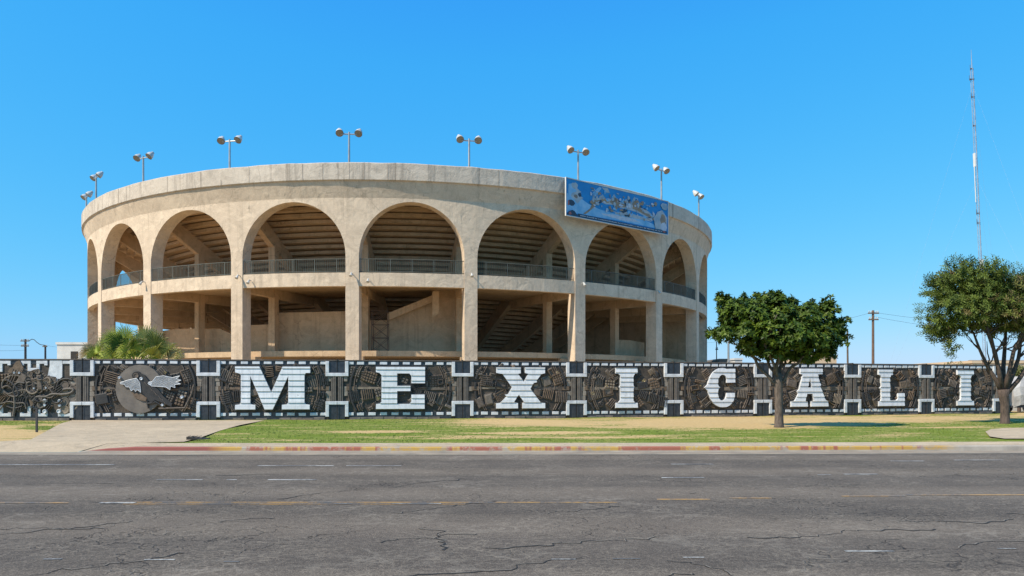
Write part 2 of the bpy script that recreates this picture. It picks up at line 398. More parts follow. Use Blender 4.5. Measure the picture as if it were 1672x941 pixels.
# verge sheet
def verge_tone(X, Y):     # 0 green .. 1 dry, soil as it lies on the site
    p = 836 + F*X/Y; y = 632 + F*1.65/Y
    g = lambda cx, cy, sx, sy: math.exp(-((p-cx)/sx)**2 - ((y-cy)/sy)**2)
    t = .20
    t += .62*g(830, 690, 110, 7) + .58*g(1060, 692, 170, 9) + .5*g(1200, 688, 130, 10) + .5*g(1400, 686, 160, 7) + .42*g(1600, 683, 150, 7)
    t += .8*g(930, 714, 220, 2.5)*.7 + .55*g(1300, 695, 120, 5)
    t += 1.5*g(615, 706, 62, 1.6) + 1.3*g(870, 707, 110, 1.5) + .5*g(1560, 698, 90, 1.5) + .35*g(1450, 712, 60, 3)
    if p < 200:
        t = .62 + .35*g(20, 708, 45, 8) - .6*g(70, 700, 40, 4) - .35*g(0, 690, 130, 3)
    if y < 680 and p > 1660: t += .4
    if Y > wallY(min(1700, max(0, p))) - .1: t = 1.1
    return max(-.1, min(1.1, t))
def verge_z(X, Y):
    return .16 + .025*sin(X*.7+Y*.9)*sin(X*.23+1.3)*min(1, max(0, (Y-kerbY(min(100,max(-60,X)))-1.3)/2))
vg = MB(); nx, ny = 260, 90
for j in range(ny+1):
    for i in range(nx+1):
        X = -46 + 110*i/nx; yk = kerbY(X) + 1.25; Y = yk + (50-yk)*(j/ny)
        z = verge_z(X, Y)
        if X < -12: z = .16 - .0*X
        vg.v.append((X, Y, z)); vg.c.append((verge_tone(X, Y),)*3)
for j in range(ny):
    for i in range(nx):
        a = j*(nx+1)+i; vg.f.append((a, a+1, a+nx+2, a+nx+1)); vg.m.append(0)
tag(vg.build('lawn', M_ground, smooth=True), 'patchy green and dried out lawn in front of the mural wall', None, None, 'structure')
# left of the dropped kerb: ground slopes from the verge to the gutter, the driveway
def poly_sheet(pts, zf, name, m, label, sub=1):
    b = MB(); loop = [(p[0], p[1]) for p in pts]
    tr = tessellate_polygon([[Vector((q[0], q[1], 0)) for q in loop]])
    b.v = [(q[0], q[1], zf(q[0], q[1])) for q in loop]
    for t_ in tr:
        a, bb, c = [Vector(loop[i]).to_3d() for i in t_]
        b.f.append(tuple(t_) if (bb-a).cross(c-a).z > 0 else tuple(reversed(t_))); b.m.append(0)
    return tag(b.build(name, m), label, None, None, 'structure')
def G(x, y, h=1.632):
    Y = F*h/(y-632); return (px(x, Y), Y)
# apron: a strip mesh between a left edge and a right edge, rows from gutter to wall
apL = [(-45, kerbY(-45)-.02), (-40, 21.3), G(0, 722), G(50, 719), G(78, 704), G(98, 693), G(118, 687)]
apR = [(KL, kerbY(KL)+.0), (KL+.2, 21.3), G(300, 722.5), G(326, 716), G(360, 704), G(392, 695), G(432, 687.2)]
apz = [.008, .155, .176, .177, .178, .178, .178]
ap = MB(); K = 24
for (a, b, z) in zip(apL, apR, apz):
    for k in range(K+1):
        s = k/K; X = a[0]+(b[0]-a[0])*s; Y = a[1]+(b[1]-a[1])*s
        if z < .05: Y = kerbY(X)-.004
        elif Y < 21.5: Y = max(Y, kerbY(X)+1.1)
        ap.v.append((X, Y, z + (.012 if z > .17 else 0)))
for r in range(len(apz)-1):
    for k in range(K):
        a = r*(K+1)+k; ap.f.append((a, a+1, a+K+2, a+K+1)); ap.m.append(0)
tag(ap.build('driveway', M_path), 'pale concrete driveway apron sloping down to the road', None, None, 'structure')
# concrete pad on the right
cr = [G(1609, 706), G(1618, 702), G(1640, 700), G(1700, 699), G(1800, 699), G(1800, 718), G(1672, 717.5), G(1640, 717.5), G(1616, 714)]
poly_sheet(cr, lambda x, y: .192, 'side_path', M_path, 'pale concrete path corner at the right edge of the lawn')
# far ground
fg = MB(); fg.add([(-3000, 49.9, .12), (3000, 49.9, .12), (3000, 5000, .12), (-3000, 5000, .12)], [(0,1,2,3)])
fg.add([(-3000, 21.3, .12), (-45.9, 21.3, .12), (-45.9, 49.9, .12), (-3000, 49.9, .12)], [(0,1,2,3)])
fg.add([(63.9, 26, .12), (3000, 26, .12), (3000, 49.9, .12), (63.9, 49.9, .12)], [(0,1,2,3)])
M_dirt = mat('dry_dirt', (.44,.34,.22), .95, (.32,.25,.16), .3)
tag(fg.build('ground', M_dirt), 'dry bare ground reaching the horizon', None, None, 'structure')
# long open cracks in the asphalt with pale crumbled lips
ck = MB(); R = random.Random(12)
starts = [(-8.5,8.2,.10,7),(-9,10.2,.06,6),(-4.6,7.0,.16,5),(-6.5,9.3,.10,6),(-3.2,8.3,.14,5),(-1.2,6.9,.2,3.5),(-.3,8.2,.05,4),(2.0,8.6,.03,6),(4,9.6,.02,5),(-5,11.6,.12,5),(-8,7.2,.2,4),
          (1.6,7.6,-.9,1.6),(-1.1,9.4,-1.2,2.2),(-.9,7.4,-1.2,1.4),(4.4,7.4,-.5,2.2),(-3,13,.1,5),(-9,13.5,.06,4),(5,8.2,.03,4),(3,12.4,.05,4),(-6,14.9,.05,4),(0.5,10.4,.10,4),(-2.4,10.2,.12,4.5),(-10,9.2,.05,4),(7,10.4,.04,4),(.8,6.7,.5,1.5)]
for (x, y, hd, L) in starts:
    if 0 <= hd < .3: hd = .22 + hd*2.3; L *= .72
    pts = []; d = 0; a = hd
    while d < L:
        pts.append((x, y)); st_ = R.uniform(.05, .16); aa = a + R.uniform(-1.15, 1.15); x += cos(aa)*st_; y += sin(aa)*st_*.8; d += st_; a += R.uniform(-.06,.06) + (hd-a)*.1
    wph = R.uniform(0, 6)
    for k in range(len(pts)-1):
        w = .004 + .010*max(0, sin(k*.23+wph)) + R.uniform(0,.004)
        if sin(k*.11+wph*2) < -.55: continue
        (x0,y0),(x1,y1) = pts[k], pts[k+1]; dx, dy = x1-x0, y1-y0; l = hypot(dx, dy); nx_, ny_ = -dy/l, dx/l
        ck.add([(x0-nx_*w,y0-ny_*w,.0048),(x1-nx_*w,y1-ny_*w,.0048),(x1+nx_*w,y1+ny_*w,.0048),(x0+nx_*w,y0+ny_*w,.0048)], [(0,1,2,3)], 0)
        if R.random() < .6:
            o_ = w+R.uniform(.006,.018); ck.add([(x0+nx_*w,y0+ny_*w,.0052),(x1+nx_*w,y1+ny_*w,.0052),(x1+nx_*o_,y1+ny_*o_,.0052),(x0+nx_*o_,y0+ny_*o_,.0052)], [(0,1,2,3)], 1)
tag(ck.build('road_cracks', [mat('crack_dark', (.028,.025,.022), .95), mat('crack_lip', (.26,.215,.16), .9, (.16,.135,.11), 6)]), 'long dark open cracks in the asphalt', None, None, 'structure')
# road markings
def marking(name, m, segs, label, z=.006):
    b = MB()
    for (x0, x1, y, w) in segs:
        Y = F*CAMZ/(y-632); n = max(1, int((x1-x0)/60))
        for i in range(n):
            a = x0+(x1-x0)*i/n; c = x0+(x1-x0)*(i+1)/n
            f = lambda p: (px(p, Y), Y + .0004*(px(p, Y))**2)
            A, B = f(a), f(c)
            b.add([(A[0], A[1]-w/2, z), (B[0], B[1]-w/2, z), (B[0], B[1]+w/2, z), (A[0], A[1]+w/2, z)], [(0,1,2,3)])
    return tag(b.build(name, m), label, None, None, 'structure')
marking('lane_marking', M_pw, [(-200,185,759.5,.13),(420,545,761,.11),(565,655,761,.11),(1096,1165,758.5,.11),(1455,1510,753.5,.1),(1560,1640,752,.1)], 'worn white line along the far lane')
marking('lane_dash', M_pw, [(255,330,784,.10),(370,386,784,.09),(437,516,784,.11),(1080,1150,780.5,.11),(1378,1434,775,.11),(1335,1358,776,.08)], 'worn white dashes between the far lanes')
marking('centre_line', M_py, [(-220,110,822,.07),(165,1010,821,.07),(200,760,824,.06),(1073,1160,816,.09),(1190,1260,814,.08),(1375,1480,811,.08),(1480,1800,809,.07)], 'worn yellow centre line of the road')
marking('near_lane_dash', M_pw, [(70,100,914,.05),(235,285,915,.04),(365,390,918,.04),(900,940,914,.03),(1000,1045,913,.03),(1115,1150,911,.03),(1380,1460,901,.05),(1630,1660,897,.04)], 'worn white dashes in the near lane')
marking('centre_line_white', M_pw, [(162,220,822.2,.12),(545,575,823.5,.07),(640,720,823.5,.06)], 'patch of white paint on the centre line', .010)

# grass blades over the green patches
gb = MB(); R = random.Random(3); cnt = 0
M_grass = mat('grass_blades', (.21,.26,.05), .8, (.12,.175,.025), 1.2)
for _ in range(42000):
    X = R.uniform(-40, 40); Y = R.uniform(21.5, 37)
    if abs(X)/Y > .75: continue
    yk = kerbY(X)+1.2
    p = 836+F*X/Y; y = 632+F*1.64/Y
    if Y < yk or Y > wallY(min(1700,max(0,p)))-.12: continue
    if p < 440 and p > 40: 
        if p > 118 - (y-687)*2.2 and p < 432 - (y-687)*3.75: continue
        if p < 130 and y > 717: continue
    if p > 1600 and y > 699: continue
    tn = verge_tone(X, Y)
    if tn > .5 or R.random() < tn: continue
    h = R.uniform(.015, .04); w = .012; a = R.uniform(0, pi); dx = cos(a)*w; dy = sin(a)*w; z = verge_z(X, Y) - .003 if X > -12 else .158
    for k in range(3):
        ox = R.uniform(-.05,.05); oy = R.uniform(-.05,.05)
        b = len(gb.v); gb.v += [(X+ox-dx, Y+oy-dy, z), (X+ox+dx, Y+oy+dy, z), (X+ox+R.uniform(-.03,.03), Y+oy+R.uniform(-.03,.03), z+h)]
        gb.f.append((b, b+1, b+2)); gb.m.append(0)
tag(gb.build('grass', M_grass), 'short green grass tufts growing on the lawn', 'grass', None, 'stuff')

# ------------------------------------------------------------------ stadium
R0 = 32.0; SX, SY = -.3451*R0, 2.5961*R0
H_TOP = CAMZ + .4835*R0; H_BEAM = CAMZ + .2193*R0; GZ = .12
def circ_angle(p, r):        # angle on the ring of radius r seen at photo column p (near side)
    d = (p-836)/F; a = 1+d*d; b = -2*(d*SX+SY); c = SX*SX+SY*SY-r*r
    q = max(b*b-4*a*c, 0); Y = (-b-sqrt(q))/(2*a); return atan2(d*Y-SX, SY-Y)
def SP(th, r, z): return (r*sin(th), -r*cos(th), z)     # stadium-local point
pil = [circ_angle(p, R0) for p in (162.5, 240, 386.5, 575, 769, 947.5, 1076.5, 1139.5)]
D0 = .2689
pil = [pil[0]-2*D0, pil[0]-D0] + pil + [pil[-1]+D0, pil[-1]+2*D0, pil[-1]+3*D0]
nb = 23 - (len(pil)-1); rest = 2*pi - (pil[-1]-pil[0])
pil += [pil[-1] + rest*(i+1)/nb for i in range(nb)]      # last equals first + 2 pi
NB = len(pil)-1
st = empty('stadium', (SX, SY, 0))
tag(st, 'round beige concrete bullring stadium with tall open arches behind the mural wall', 'stadium')
def ring(prof, name, m, n_per=6, closed=True, parent=st, smooth=False):
    b = MB(); A = [pil[i] + (pil[i+1]-pil[i])*k/n_per for i in range(NB) for k in range(n_per)]; L = len(prof)
    for a in A:
        for (r, z) in prof: b.v.append(SP(a, r, z))
    for i in range(len(A)):
        j = (i+1) % len(A)
        for k in range(L if closed else L-1):
            k2 = (k+1) % L; b.f.append((i*L+k, j*L+k, j*L+k2, i*L+k2)); b.m.append(0)
    return b.build(name, m, parent)
ZF = 9.72                 # gallery floor
TW = 1.0                  # wall thickness
Z_SPR, APEX = 10.95, 14.72
def bay_mesh(b, a0, a1, hw):
    """arched wall between pillar centre angles a0..a1, opening half angle hw about the middle"""
    mid = (a0+a1)/2; K = 22
    op = [mid + hw*sin(-pi/2 + pi*k/K) for k in range(K+1)]
    def za(a):
        u = min(1, abs(a-mid)/hw); return Z_SPR + (APEX-Z_SPR)*sqrt(max(0, 1-u*u))
    def rout(z): return R0 if z < 14.95 else R0 + .34*(z-14.95)/(16.06-14.95)
    cols = [(a0 + (op[0]-a0)*k/2, None) for k in range(3)] + [(a, za(a)) for a in op] + [(op[-1] + (a1-op[-1])*k/2, None) for k in range(3)]
    zt = [14.95, 15.3, 16.06]
    def column(a, zb, r_in=False):
        zs = [zb, zb + (14.95-zb)*.5] + zt
        return [SP(a, (R0-TW) if r_in else rout(z), z) for z in zs]
    for rin in (False, True):
        pa = None
        for (a, z) in cols:
            c = column(a, ZF if z is None else z, rin)
            if pa is not None:
                if not (pz_ is None and z is not None) and not (pz_ is not None and z is None):
                    base = len(b.v); b.v += pa + c
                    for k in range(4):
                        q = (base+k, base+5+k, base+6+k, base+1+k)
                        b.f.append(q if not rin else tuple(reversed(q))); b.m.append(0)
            pa, pz_ = c, z
    # jambs and intrados
    path = [(op[0], ZF)] + [(a, za(a)) for a in op] + [(op[-1], ZF)]
    base = len(b.v)
    for (a, z) in path: b.v += [SP(a, R0, z), SP(a, R0-TW, z)]
    for i in range(len(path)-1): b.f.append((base+2*i, base+2*i+1, base+2*i+3, base+2*i+2)); b.m.append(0)
HWP = .465 / R0           # pillar half angle
aw = MB()
for i in range(NB): bay_mesh(aw, pil[i], pil[i+1], (pil[i+1]-pil[i])/2 - HWP)
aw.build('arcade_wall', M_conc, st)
# rim band
b_ = [(R0-TW-.1, 16.055), (R0+.42, 16.055), (R0+.47, 16.1), (R0+.47, 17.22), (R0+.42, H_TOP), (R0-.1, H_TOP), (R0-.1, 16.9), (R0-TW-.1, 16.9)]
def wavy_ring():
    b = MB(); n_per = 8; A = [pil[i] + (pil[i+1]-pil[i])*k/n_per for i in range(NB) for k in range(n_per)]; L = len(b_); R = random.Random(5)
    for a in A:
        d = R.uniform(-.02, .02); dz = R.uniform(-.02, .02)
        for k, (r, z) in enumerate(b_): b.v.append(SP(a, r+(d if 1 <= k <= 4 else 0), z+(dz if z > 17 else 0)))
    for i in range(len(A)):
        j = (i+1) % len(A)
        for k in range(L): k2 = (k+1) % L; b.f.append((i*L+k, j*L+k, j*L+k2, i*L+k2)); b.m.append(0)
    # cast joints: thin dark grooves
    for i in range(0, len(A)):
        if R.random() < .45: continue
        a = A[i] + R.uniform(-.015, .015); w = R.uniform(.0003, .0007)
        z0 = 16.1; z1 = 17.2 if R.random() < .6 else R.uniform(16.4, 17)
        if R.random() < .5: z0, z1 = 17.22-(z1-z0), 17.22
        base = len(b.v)
        b.v += [SP(a-w, R0+.495, z0), SP(a+w, R0+.495, z0), SP(a+w, R0+.495, z1), SP(a-w, R0+.495, z1)]
        b.f.append((base, base+1, base+2, base+3)); b.m.append(1)
    return b
wavy_ring().build('rim_band', [M_rim, mat('joint_stain', (.42,.35,.28), .9, (.22,.18,.15), 1.5)], st)
# pillars below the gallery
for i in range(NB):
    b = MB(); a = pil[i]; base = 0
    K = 2
    for (r, z) in ((R0, GZ), (R0, ZF), (R0-TW, ZF), (R0-TW, GZ)):
        for s in (-1, 1): b.v.append(SP(a+s*HWP, r, z))
    b.f = [(0,1,3,2), (2,3,5,4), (4,5,7,6), (1,7,5,3), (0,2,4,6)]; b.m = [0]*5
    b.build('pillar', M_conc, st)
# gallery edge beam between the pillars + floor slab
for i in range(NB):
    b = MB(); a0, a1 = pil[i]+HWP+.0003, pil[i+1]-HWP-.0003; K = 6
    prof = [(R0-.04, H_BEAM), (R0-.04, ZF+.04), (R0-.5, ZF+.04), (R0-.5, H_BEAM)]
    for k in range(K+1):
        for (r, z) in prof: b.v.append(SP(a0+(a1-a0)*k/K, r, z))
    for k in range(K):
        for j in range(4):
            j2 = (j+1) % 4; b.f.append((4*k+j, 4*k+4+j, 4*k+4+j2, 4*k+j2)); b.m.append(0)
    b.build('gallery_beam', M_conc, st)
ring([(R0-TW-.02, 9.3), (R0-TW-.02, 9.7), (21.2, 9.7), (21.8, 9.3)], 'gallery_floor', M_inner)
# railings
for i in range(NB):
    b = MB(); a0, a1 = pil[i]+HWP, pil[i+1]-HWP; r = R0-.16; n = 58
    for k in range(n+1):
        a = a0+(a1-a0)*k/n; thick = (k % 12 == 5)
        w = .035 if thick else .013
        M_ = Matrix.Rotation(a, 4, 'Z')
        b.box(-w, w, -r-.012, -r+.012, ZF+.06, ZF+1.0, 0, M_)
    K = 8
    for z in (ZF+.13, ZF+1.0):
        for k in range(K):
            b.bar(SP(a0+(a1-a0)*k/K, r, z), SP(a0+(a1-a0)*(k+1)/K, r, z), .055, 0, 6)
    b.build('railing', M_rail, st)
# seating bowl: stepped slab, seen from below through the arches
SL = .58
def bowl_z(r): return 16.0 - (31.0-r)*SL
steps = []; r = 31.2
while r > 10.5: steps.append(r); r -= .60
under = []; over = []
for k, r in enumerate(steps):
    z = bowl_z(r)
    q = z-.30; under += [(r, q), (r-.60-.35, q), (r-.60-.35, q-.095), (r-.60, q-.095)]
    over += [(r, z+.25), (r-.60, z+.25)]
prof = under + list(reversed(over))
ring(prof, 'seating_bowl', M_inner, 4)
# raking beams and inner columns
for i in range(NB):
    M_ = Matrix.Rotation(pil[i], 4, 'Z')
    b = MB(); w = .24
    rs = [31.0, 11.0]
    pts = [(-w, -rs[0], bowl_z(rs[0])-.45), (w, -rs[0], bowl_z(rs[0])-.45), (w, -rs[1], bowl_z(rs[1])-.45), (-w, -rs[1], bowl_z(rs[1])-.45)]
    low = [(p[0], p[1], p[2]-1.15) for p in pts]
    b.add(low+pts, [(0,3,2,1),(4,5,6,7),(0,1,5,4),(1,2,6,5),(2,3,7,6),(3,0,4,7)], 0, M_)
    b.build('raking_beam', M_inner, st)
    b = MB(); b.box(-.27, .27, -27.75, -27.2, 4.45, bowl_z(27.5)-1.2, 0, M_)
    b.build('inner_column', M_inner, st)
    b = MB(); b.box(-.22, .22, -31.0, -21.9, 8.62, 9.3, 0, M_)
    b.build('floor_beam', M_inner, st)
    for q in (-30.2, -24.0): b = MB(); b.box(-.4, .4, q, q+.6, GZ, 4.0, 0, M_); b.build('deck_pier', M_inner, st)
ring([(29.9, 4.02), (29.9, 4.42), (13, 4.42), (13, 4.02)], 'lower_deck', M_inner)
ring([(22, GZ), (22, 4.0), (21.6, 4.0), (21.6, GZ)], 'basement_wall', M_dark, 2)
# partition walls on the lower deck
def part_wall(name, a0, a1, r, tops, bot=4.42, m=M_inner, th=.25, K=None):
    K = K or max(1, len(tops)-1); b = MB()
    for k in range(K+1):
        a = a0+(a1-a0)*k/K; z = tops[k] if len(tops) > 1 else tops[0]
        b.v += [SP(a, r, bot), SP(a, r, z), SP(a, r-th, z), SP(a, r-th, bot)]
    for k in range(K):
        for j in range(4):
            j2 = (j+1) % 4; b.f.append((4*k+j, 4*k+4+j, 4*k+4+j2, 4*k+j2)); b.m.append(0)
    b.f += [(0,1,2,3), (4*K+3,4*K+2,4*K+1,4*K)]; b.m += [0,0]
    return b.build(name, m, st)
def zr(y, p, r):      # height at ring radius r seen at photo (p, y)
    a = circ_angle(p, r); return pz(y, SY - r*cos(a))
def pw(name, pts, r, bot=None):
    A = [circ_angle(p, r) for p, y in pts]
    b = MB(); K = len(pts)-1
    for k, (p, y) in enumerate(pts):
        z = zr(y, p, r); zb = 4.42 if bot is None else zr(bot[k], p, r)
        b.v += [SP(A[k], r, zb), SP(A[k], r, z), SP(A[k], r-.25, z), SP(A[k], r-.25, zb)]
    for k in range(K):
        for j in range(4):
            j2 = (j+1) % 4; b.f.append((4*k+j, 4*k+4+j, 4*k+4+j2, 4*k+j2)); b.m.append(0)
    b.f += [(0,1,2,3), (4*K+3,4*K+2,4*K+1,4*K)]; b.m += [0,0]
    return b.build(name, M_inner, st)
pw('partition_wall', [(262,541),(290,537),(318,537)], 27.0)
pw('partition_wall', [(334,538),(358,537),(359,537),(377,545)], 26.5)
pw('partition_wall', [(392,533),(410,531),(440,530)], 26.3)
pw('partition_wall', [(443,511),(500,510),(580,508)], 26.8)
pw('partition_wall', [(600,523),(634,523),(700,489),(708,484),(709,470),(756,470)], 26.6)
pw('stair_flight', [(632,512),(697,486),(713,479)], 27.2, [524,497,490])
pw('partition_wall', [(1010,555),(1030,556),(1052,560)], 26.5)
pw('partition_wall', [(1088,545),(1112,538),(1120,570)], 26.0)
for th_ in (1.45, 1.95):          # cross walls under the seating on the right side
    b = MB(); M_ = Matrix.Rotation(th_, 4, 'Z'); n_ = 20
    rr_ = [30.2-(30.2-12.5)*k/n_ for k in range(n_+1)]
    for r_ in rr_: b.v += [tuple(M_ @ Vector(q)) for q in ((-.12,-r_,4.42),(-.12,-r_,bowl_z(r_)-.3),(.12,-r_,bowl_z(r_)-.3),(.12,-r_,4.42))]
    for k in range(n_):
        for j in range(4): j2 = (j+1) % 4; b.f.append((4*k+j, 4*k+4+j, 4*k+4+j2, 4*k+j2)); b.m.append(0)
    b.f.append((0,1,2,3)); b.m.append(0)
    b.build('cross_wall', M_inner, st)
pw('corbel_column', [(706,476),(717,476)], 28.0, [519,512])
# small lamp brackets and pipes on the facade
for (p, y) in ((392,451),(410,459),(575,447),(602,457),(769,448),(950,463),(1071,476),(237,461)):
    a = circ_angle(p, R0); Y = SY-R0*cos(a); z = pz(y, Y); b = MB()
    M_ = Matrix.Rotation(a, 4, 'Z')
    b.tube([(0,-R0-.0,z),(0,-R0-.25,z+.05),(0,-R0-.33,z-.03)], .03, 6, 0, M_)
    b.tube([(0,-R0-.25,z+.02),(0,-R0-.42,z-.22)], [.05,.12], 8, 0, M_)
    b.build('wall_lamp', M_lampw, st)
# scaffold tower on the lower deck
aS = circ_angle(621, 28.2)
sc = empty('scaffold_tower', (SX+28.2*sin(aS), SY-28.2*cos(aS), 4.42), aS)
tag(sc, 'narrow rusty scaffold tower standing on the lower deck in the middle bay', 'scaffold')
b = MB()
for x in (-.58, .58):
    for y in (-.4, .4): b.bar((x,y,0), (x,y,3.05), .055, 0, 6)
b.build('upright', M_rust, sc)
b = MB()
for k in range(3):
    z0 = .08 + k*1.0
    for y in (-.4, .4):
        b.bar((-.58,y,z0+.95), (.58,y,z0+.95), .04, 0, 6); b.bar((-.58,y,z0), (.58,y,z0+.9), .03, 0, 6); b.bar((.58,y,z0), (-.58,y,z0+.9), .03, 0, 6)
    for x in (-.58, .58): b.bar((x,-.4,z0+.95), (x,.4,z0+.95), .04, 0, 6)
b.build('brace', M_rust, sc)

# floodlights on the rim
def make_flood():
    r = empty('floodlight_pole')
    b = MB(); b.tube([(0,0,-1.6),(0,0,2.05)], [.085,.065], 10); b.build('pole', M_steel, r)
    b = MB(); b.tube([(-.55,0,1.9),(.55,0,1.9)], .045, 8); b.build('crossbar', M_steel, r)
    for s in (-1, 1):
        d = Vector((s*-.14, -.66, -.75)).normalized(); c = Vector((s*.66, 0, 2.0))
        b = MB()
        pr = [(-.52,.07),(-.50,.14),(-.36,.155),(-.34,.20),(-.16,.30),(.06,.335),(.12,.35)]
        b.tube([c+d*q*.85 for q,_ in pr], [k*.8 for _,k in pr], 16, 0, None, False)
        b.tube([c-d*.45, c-d*.43], [.04,.06], 12)
        hd = b.build('lamp_head', M_lampw, r, smooth=True)
        b = MB(); b.tube([c+d*.08, c+d*.085, c+d*.105], [.265,.27,.22], 16); b.build('lens', M_lampg, hd)
    return r
fl = make_flood()
spec = [(141, 'leftmost'), (157, 'second from left'), (234, 'third from left'), (375, 'fourth from left'), (570, 'fifth from left, above the middle of the rim'),
        (766, 'sixth from left, between the middle and the banner'), (944, 'seventh from left, above the banner left end'), (1080, 'eighth from left, above the banner right end'),
        (1141, 'second from right, where the rim curves away')]
tops = [316, 283, 250, 222, 210, 221, 240, 271, 314]
for i, (p, w) in enumerate(spec):
    o = fl if i == 0 else copy_tree(fl)
    rr = R0-.55
    a = circ_angle(p, rr); 
    if p == 141: rr = 32.1; a = circ_angle(141, rr)
    Y = SY-rr*cos(a); X = SX+rr*sin(a)
    top = pz(tops[i], Y); o.location = (X, Y, min(max(top-2.3, 16.95), 18.6)); o.rotation_euler = (0,0, a*.85 + (.1 if p < 700 else -.05))
    tag(o, 'twin-headed floodlight pole on the stadium rim, ' + w, 'floodlight', 'floodlights on the stadium rim')
o = copy_tree(fl); a = circ_angle(1160, 31.8)+.12; o.location = (SX+31.8*sin(a), SY-31.8*cos(a), 16.35); o.rotation_euler = (0,0,a+.3)
tag(o, 'twin-headed floodlight pole on the stadium rim, rightmost and lowest in view', 'floodlight', 'floodlights on the stadium rim')

# banner
aL, aR = circ_angle(925, R0+.5), circ_angle(1091, R0+.5)
rB = R0+.62
PL = Vector((SX+rB*sin(aL), SY-rB*cos(aL), 0)); PR = Vector((SX+rB*sin(aR), SY-rB*cos(aR), 0))
chord = (PR-PL); PL = PL + Vector((chord.y, -chord.x, 0)).normalized()*.85; PR = PR + Vector((chord.y, -chord.x, 0)).normalized()*.85
PL.x = px(924.5, PL.y); PR.x = px(1090.5, PR.y)
zT = (pz(291, PL.y), pz(329.5, PR.y)); zB = (pz(354, PL.y), pz(381, PR.y))
BW = (PR-PL).length; rz = atan2(PR.y-PL.y, PR.x-PL.x); z0 = (zB[0]+zB[1])/2; BH = ((zT[0]-zB[0])+(zT[1]-zB[1]))/2
print('banner', BW, BH, zT, zB)
bn = empty('banner', (PL.x, PL.y, z0), rz)
tag(bn, 'long blue banner with pale figures hung over the rim of the stadium', 'banner')
M_bblue = mat('banner_blue', (.008,.25,.56), .6, (.006,.19,.48), 1.2)
M_bl = [mat('print_grey', (.50,.50,.50), .6, (.22,.32,.40), 1.6), mat('print_brown', (.40,.25,.13), .6, (.20,.17,.15), 3),
        mat('print_pale_blue', (.30,.52,.72), .6, (.10,.36,.60), 2), mat('print_dark', (.03,.06,.10), .6), mat('print_white', (.55,.58,.63), .6, (.4,.45,.55), 4), mat('print_red', (.45,.12,.10), .6)]
b = MB(); b.box(0, BW, 0, .05, 0, BH); b.build('panel', M_bblue, bn)
b = MB()
for (x0,x1,zz0,zz1) in ((-.06,0,-.06,BH+.06),(BW,BW+.06,-.06,BH+.06),(0,BW,-.06,0),(0,BW,BH,BH+.06)): b.box(x0,x1,-.03,.07,zz0,zz1)
b.build('frame', M_white, bn)
b = MB(); lay = [0]
def shp(pts, mi, top=True):    # coordinates in fractions of the banner
    lay[0] += 1; y = -.004 - .0004*lay[0]
    b.prism([[(u*BW, v*BH) for u, v in pts]], y, y+.0003, mi)
def blob(cx, cy, rx, ry, mi, seed, n=18, j=.25):
    R = random.Random(seed); shp([(cx+rx*cos(2*pi*k/n)*R.uniform(1-j,1+j), cy+ry*sin(2*pi*k/n)*R.uniform(1-j,1+j)) for k in range(n)], mi)
shp([(.0,.08),(.5,.13),(.98,.12),(.98,.30),(.85,.22),(.75,.30),(.6,.36),(.45,.30),(.3,.34),(.2,.42),(.12,.55),(0,.6)], 2)
blob(.5,.22,.2,.05,4,60,20,.3); blob(.62,.34,.2,.06,0,61,20,.4)
shp([(.01,.18),(.2,.16),(.34,.2),(.28,.3),(.2,.36),(.14,.52),(.09,.75),(.06,.9),(.02,.85)], 2)
blob(.075,.84,.03,.09,0,1,14,.15); shp([(.09,.80),(.135,.70),(.11,.68),(.08,.74)], 0)
blob(.095,.55,.045,.15,0,2,16,.25); blob(.085,.56,.018,.05,1,3); blob(.12,.62,.015,.06,3,4); blob(.045,.36,.03,.09,3,70,8,.1); blob(.02,.34,.008,.07,5,71)
# central crowd, brown and grey shapes
shp([(.225,.45),(.24,.70),(.26,.62),(.30,.66),(.33,.78),(.36,.66),(.41,.70),(.44,.86),(.47,.72),(.52,.66),(.56,.80),(.60,.68),(.645,.93),(.66,.66),(.69,.80),(.71,.62),(.76,.62),(.82,.52),(.85,.44),(.8,.38),(.74,.42),(.68,.48),(.6,.5),(.5,.5),(.42,.54),(.36,.52),(.30,.56),(.27,.44)], 0)
shp([(.27,.56),(.31,.62),(.35,.70),(.39,.6),(.45,.78),(.50,.62),(.55,.64),(.57,.56),(.5,.53),(.42,.57),(.33,.56)], 1)
shp([(.62,.56),(.65,.84),(.68,.6),(.70,.72),(.73,.52),(.80,.50),(.84,.38),(.78,.42),(.7,.5)], 1)
shp([(.15,.13),(.21,.3),(.24,.5),(.28,.58),(.26,.4),(.20,.2),(.17,.12)], 1)
shp([(.23,.74),(.30,.97),(.32,.94),(.26,.66)], 2)
shp([(.32,.97),(.38,.98),(.40,.86),(.36,.85)], 0)
for k in range(120):
    R = random.Random(100+k); u_ = R.uniform(.22,.86); blob(u_, R.uniform(.3,.9) - .25*max(0,u_-.6), R.uniform(.004,.018), R.uniform(.015,.06), R.choice([0,1,1,2,0,3,4]), 200+k, 9, .45)
shp([(.86,.1),(.84,.4),(.88,.62),(.93,.7),(.985,.5),(.98,.12)], 0); blob(.94,.42,.035,.16,1,8); blob(.95,.2,.035,.14,4,9); blob(.955,.83,.035,.1,0,10,14,.2); blob(.86,.84,.015,.06,1,11)
shp([(.0,.02),(.1,.02),(.07,.14),(.05,.16),(.02,.12)], 3); blob(.03,.06,.012,.04,5,12)
shp([(.10,.02),(.985,.02),(.985,.085),(.10,.095)], 3)
R = random.Random(9); u = .12
while u < .93:                         # the unreadable line of small print
    w = R.uniform(.004,.011); hh = R.uniform(.018,.03); shp([(u,.04),(u+w,.04),(u+w,.04+hh),(u,.04+hh)], 4); u += w + R.choice([.003,.003,.003,.009])
blob(.95,.055,.012,.03,5,14)
b.build('artwork', M_bl, bn)

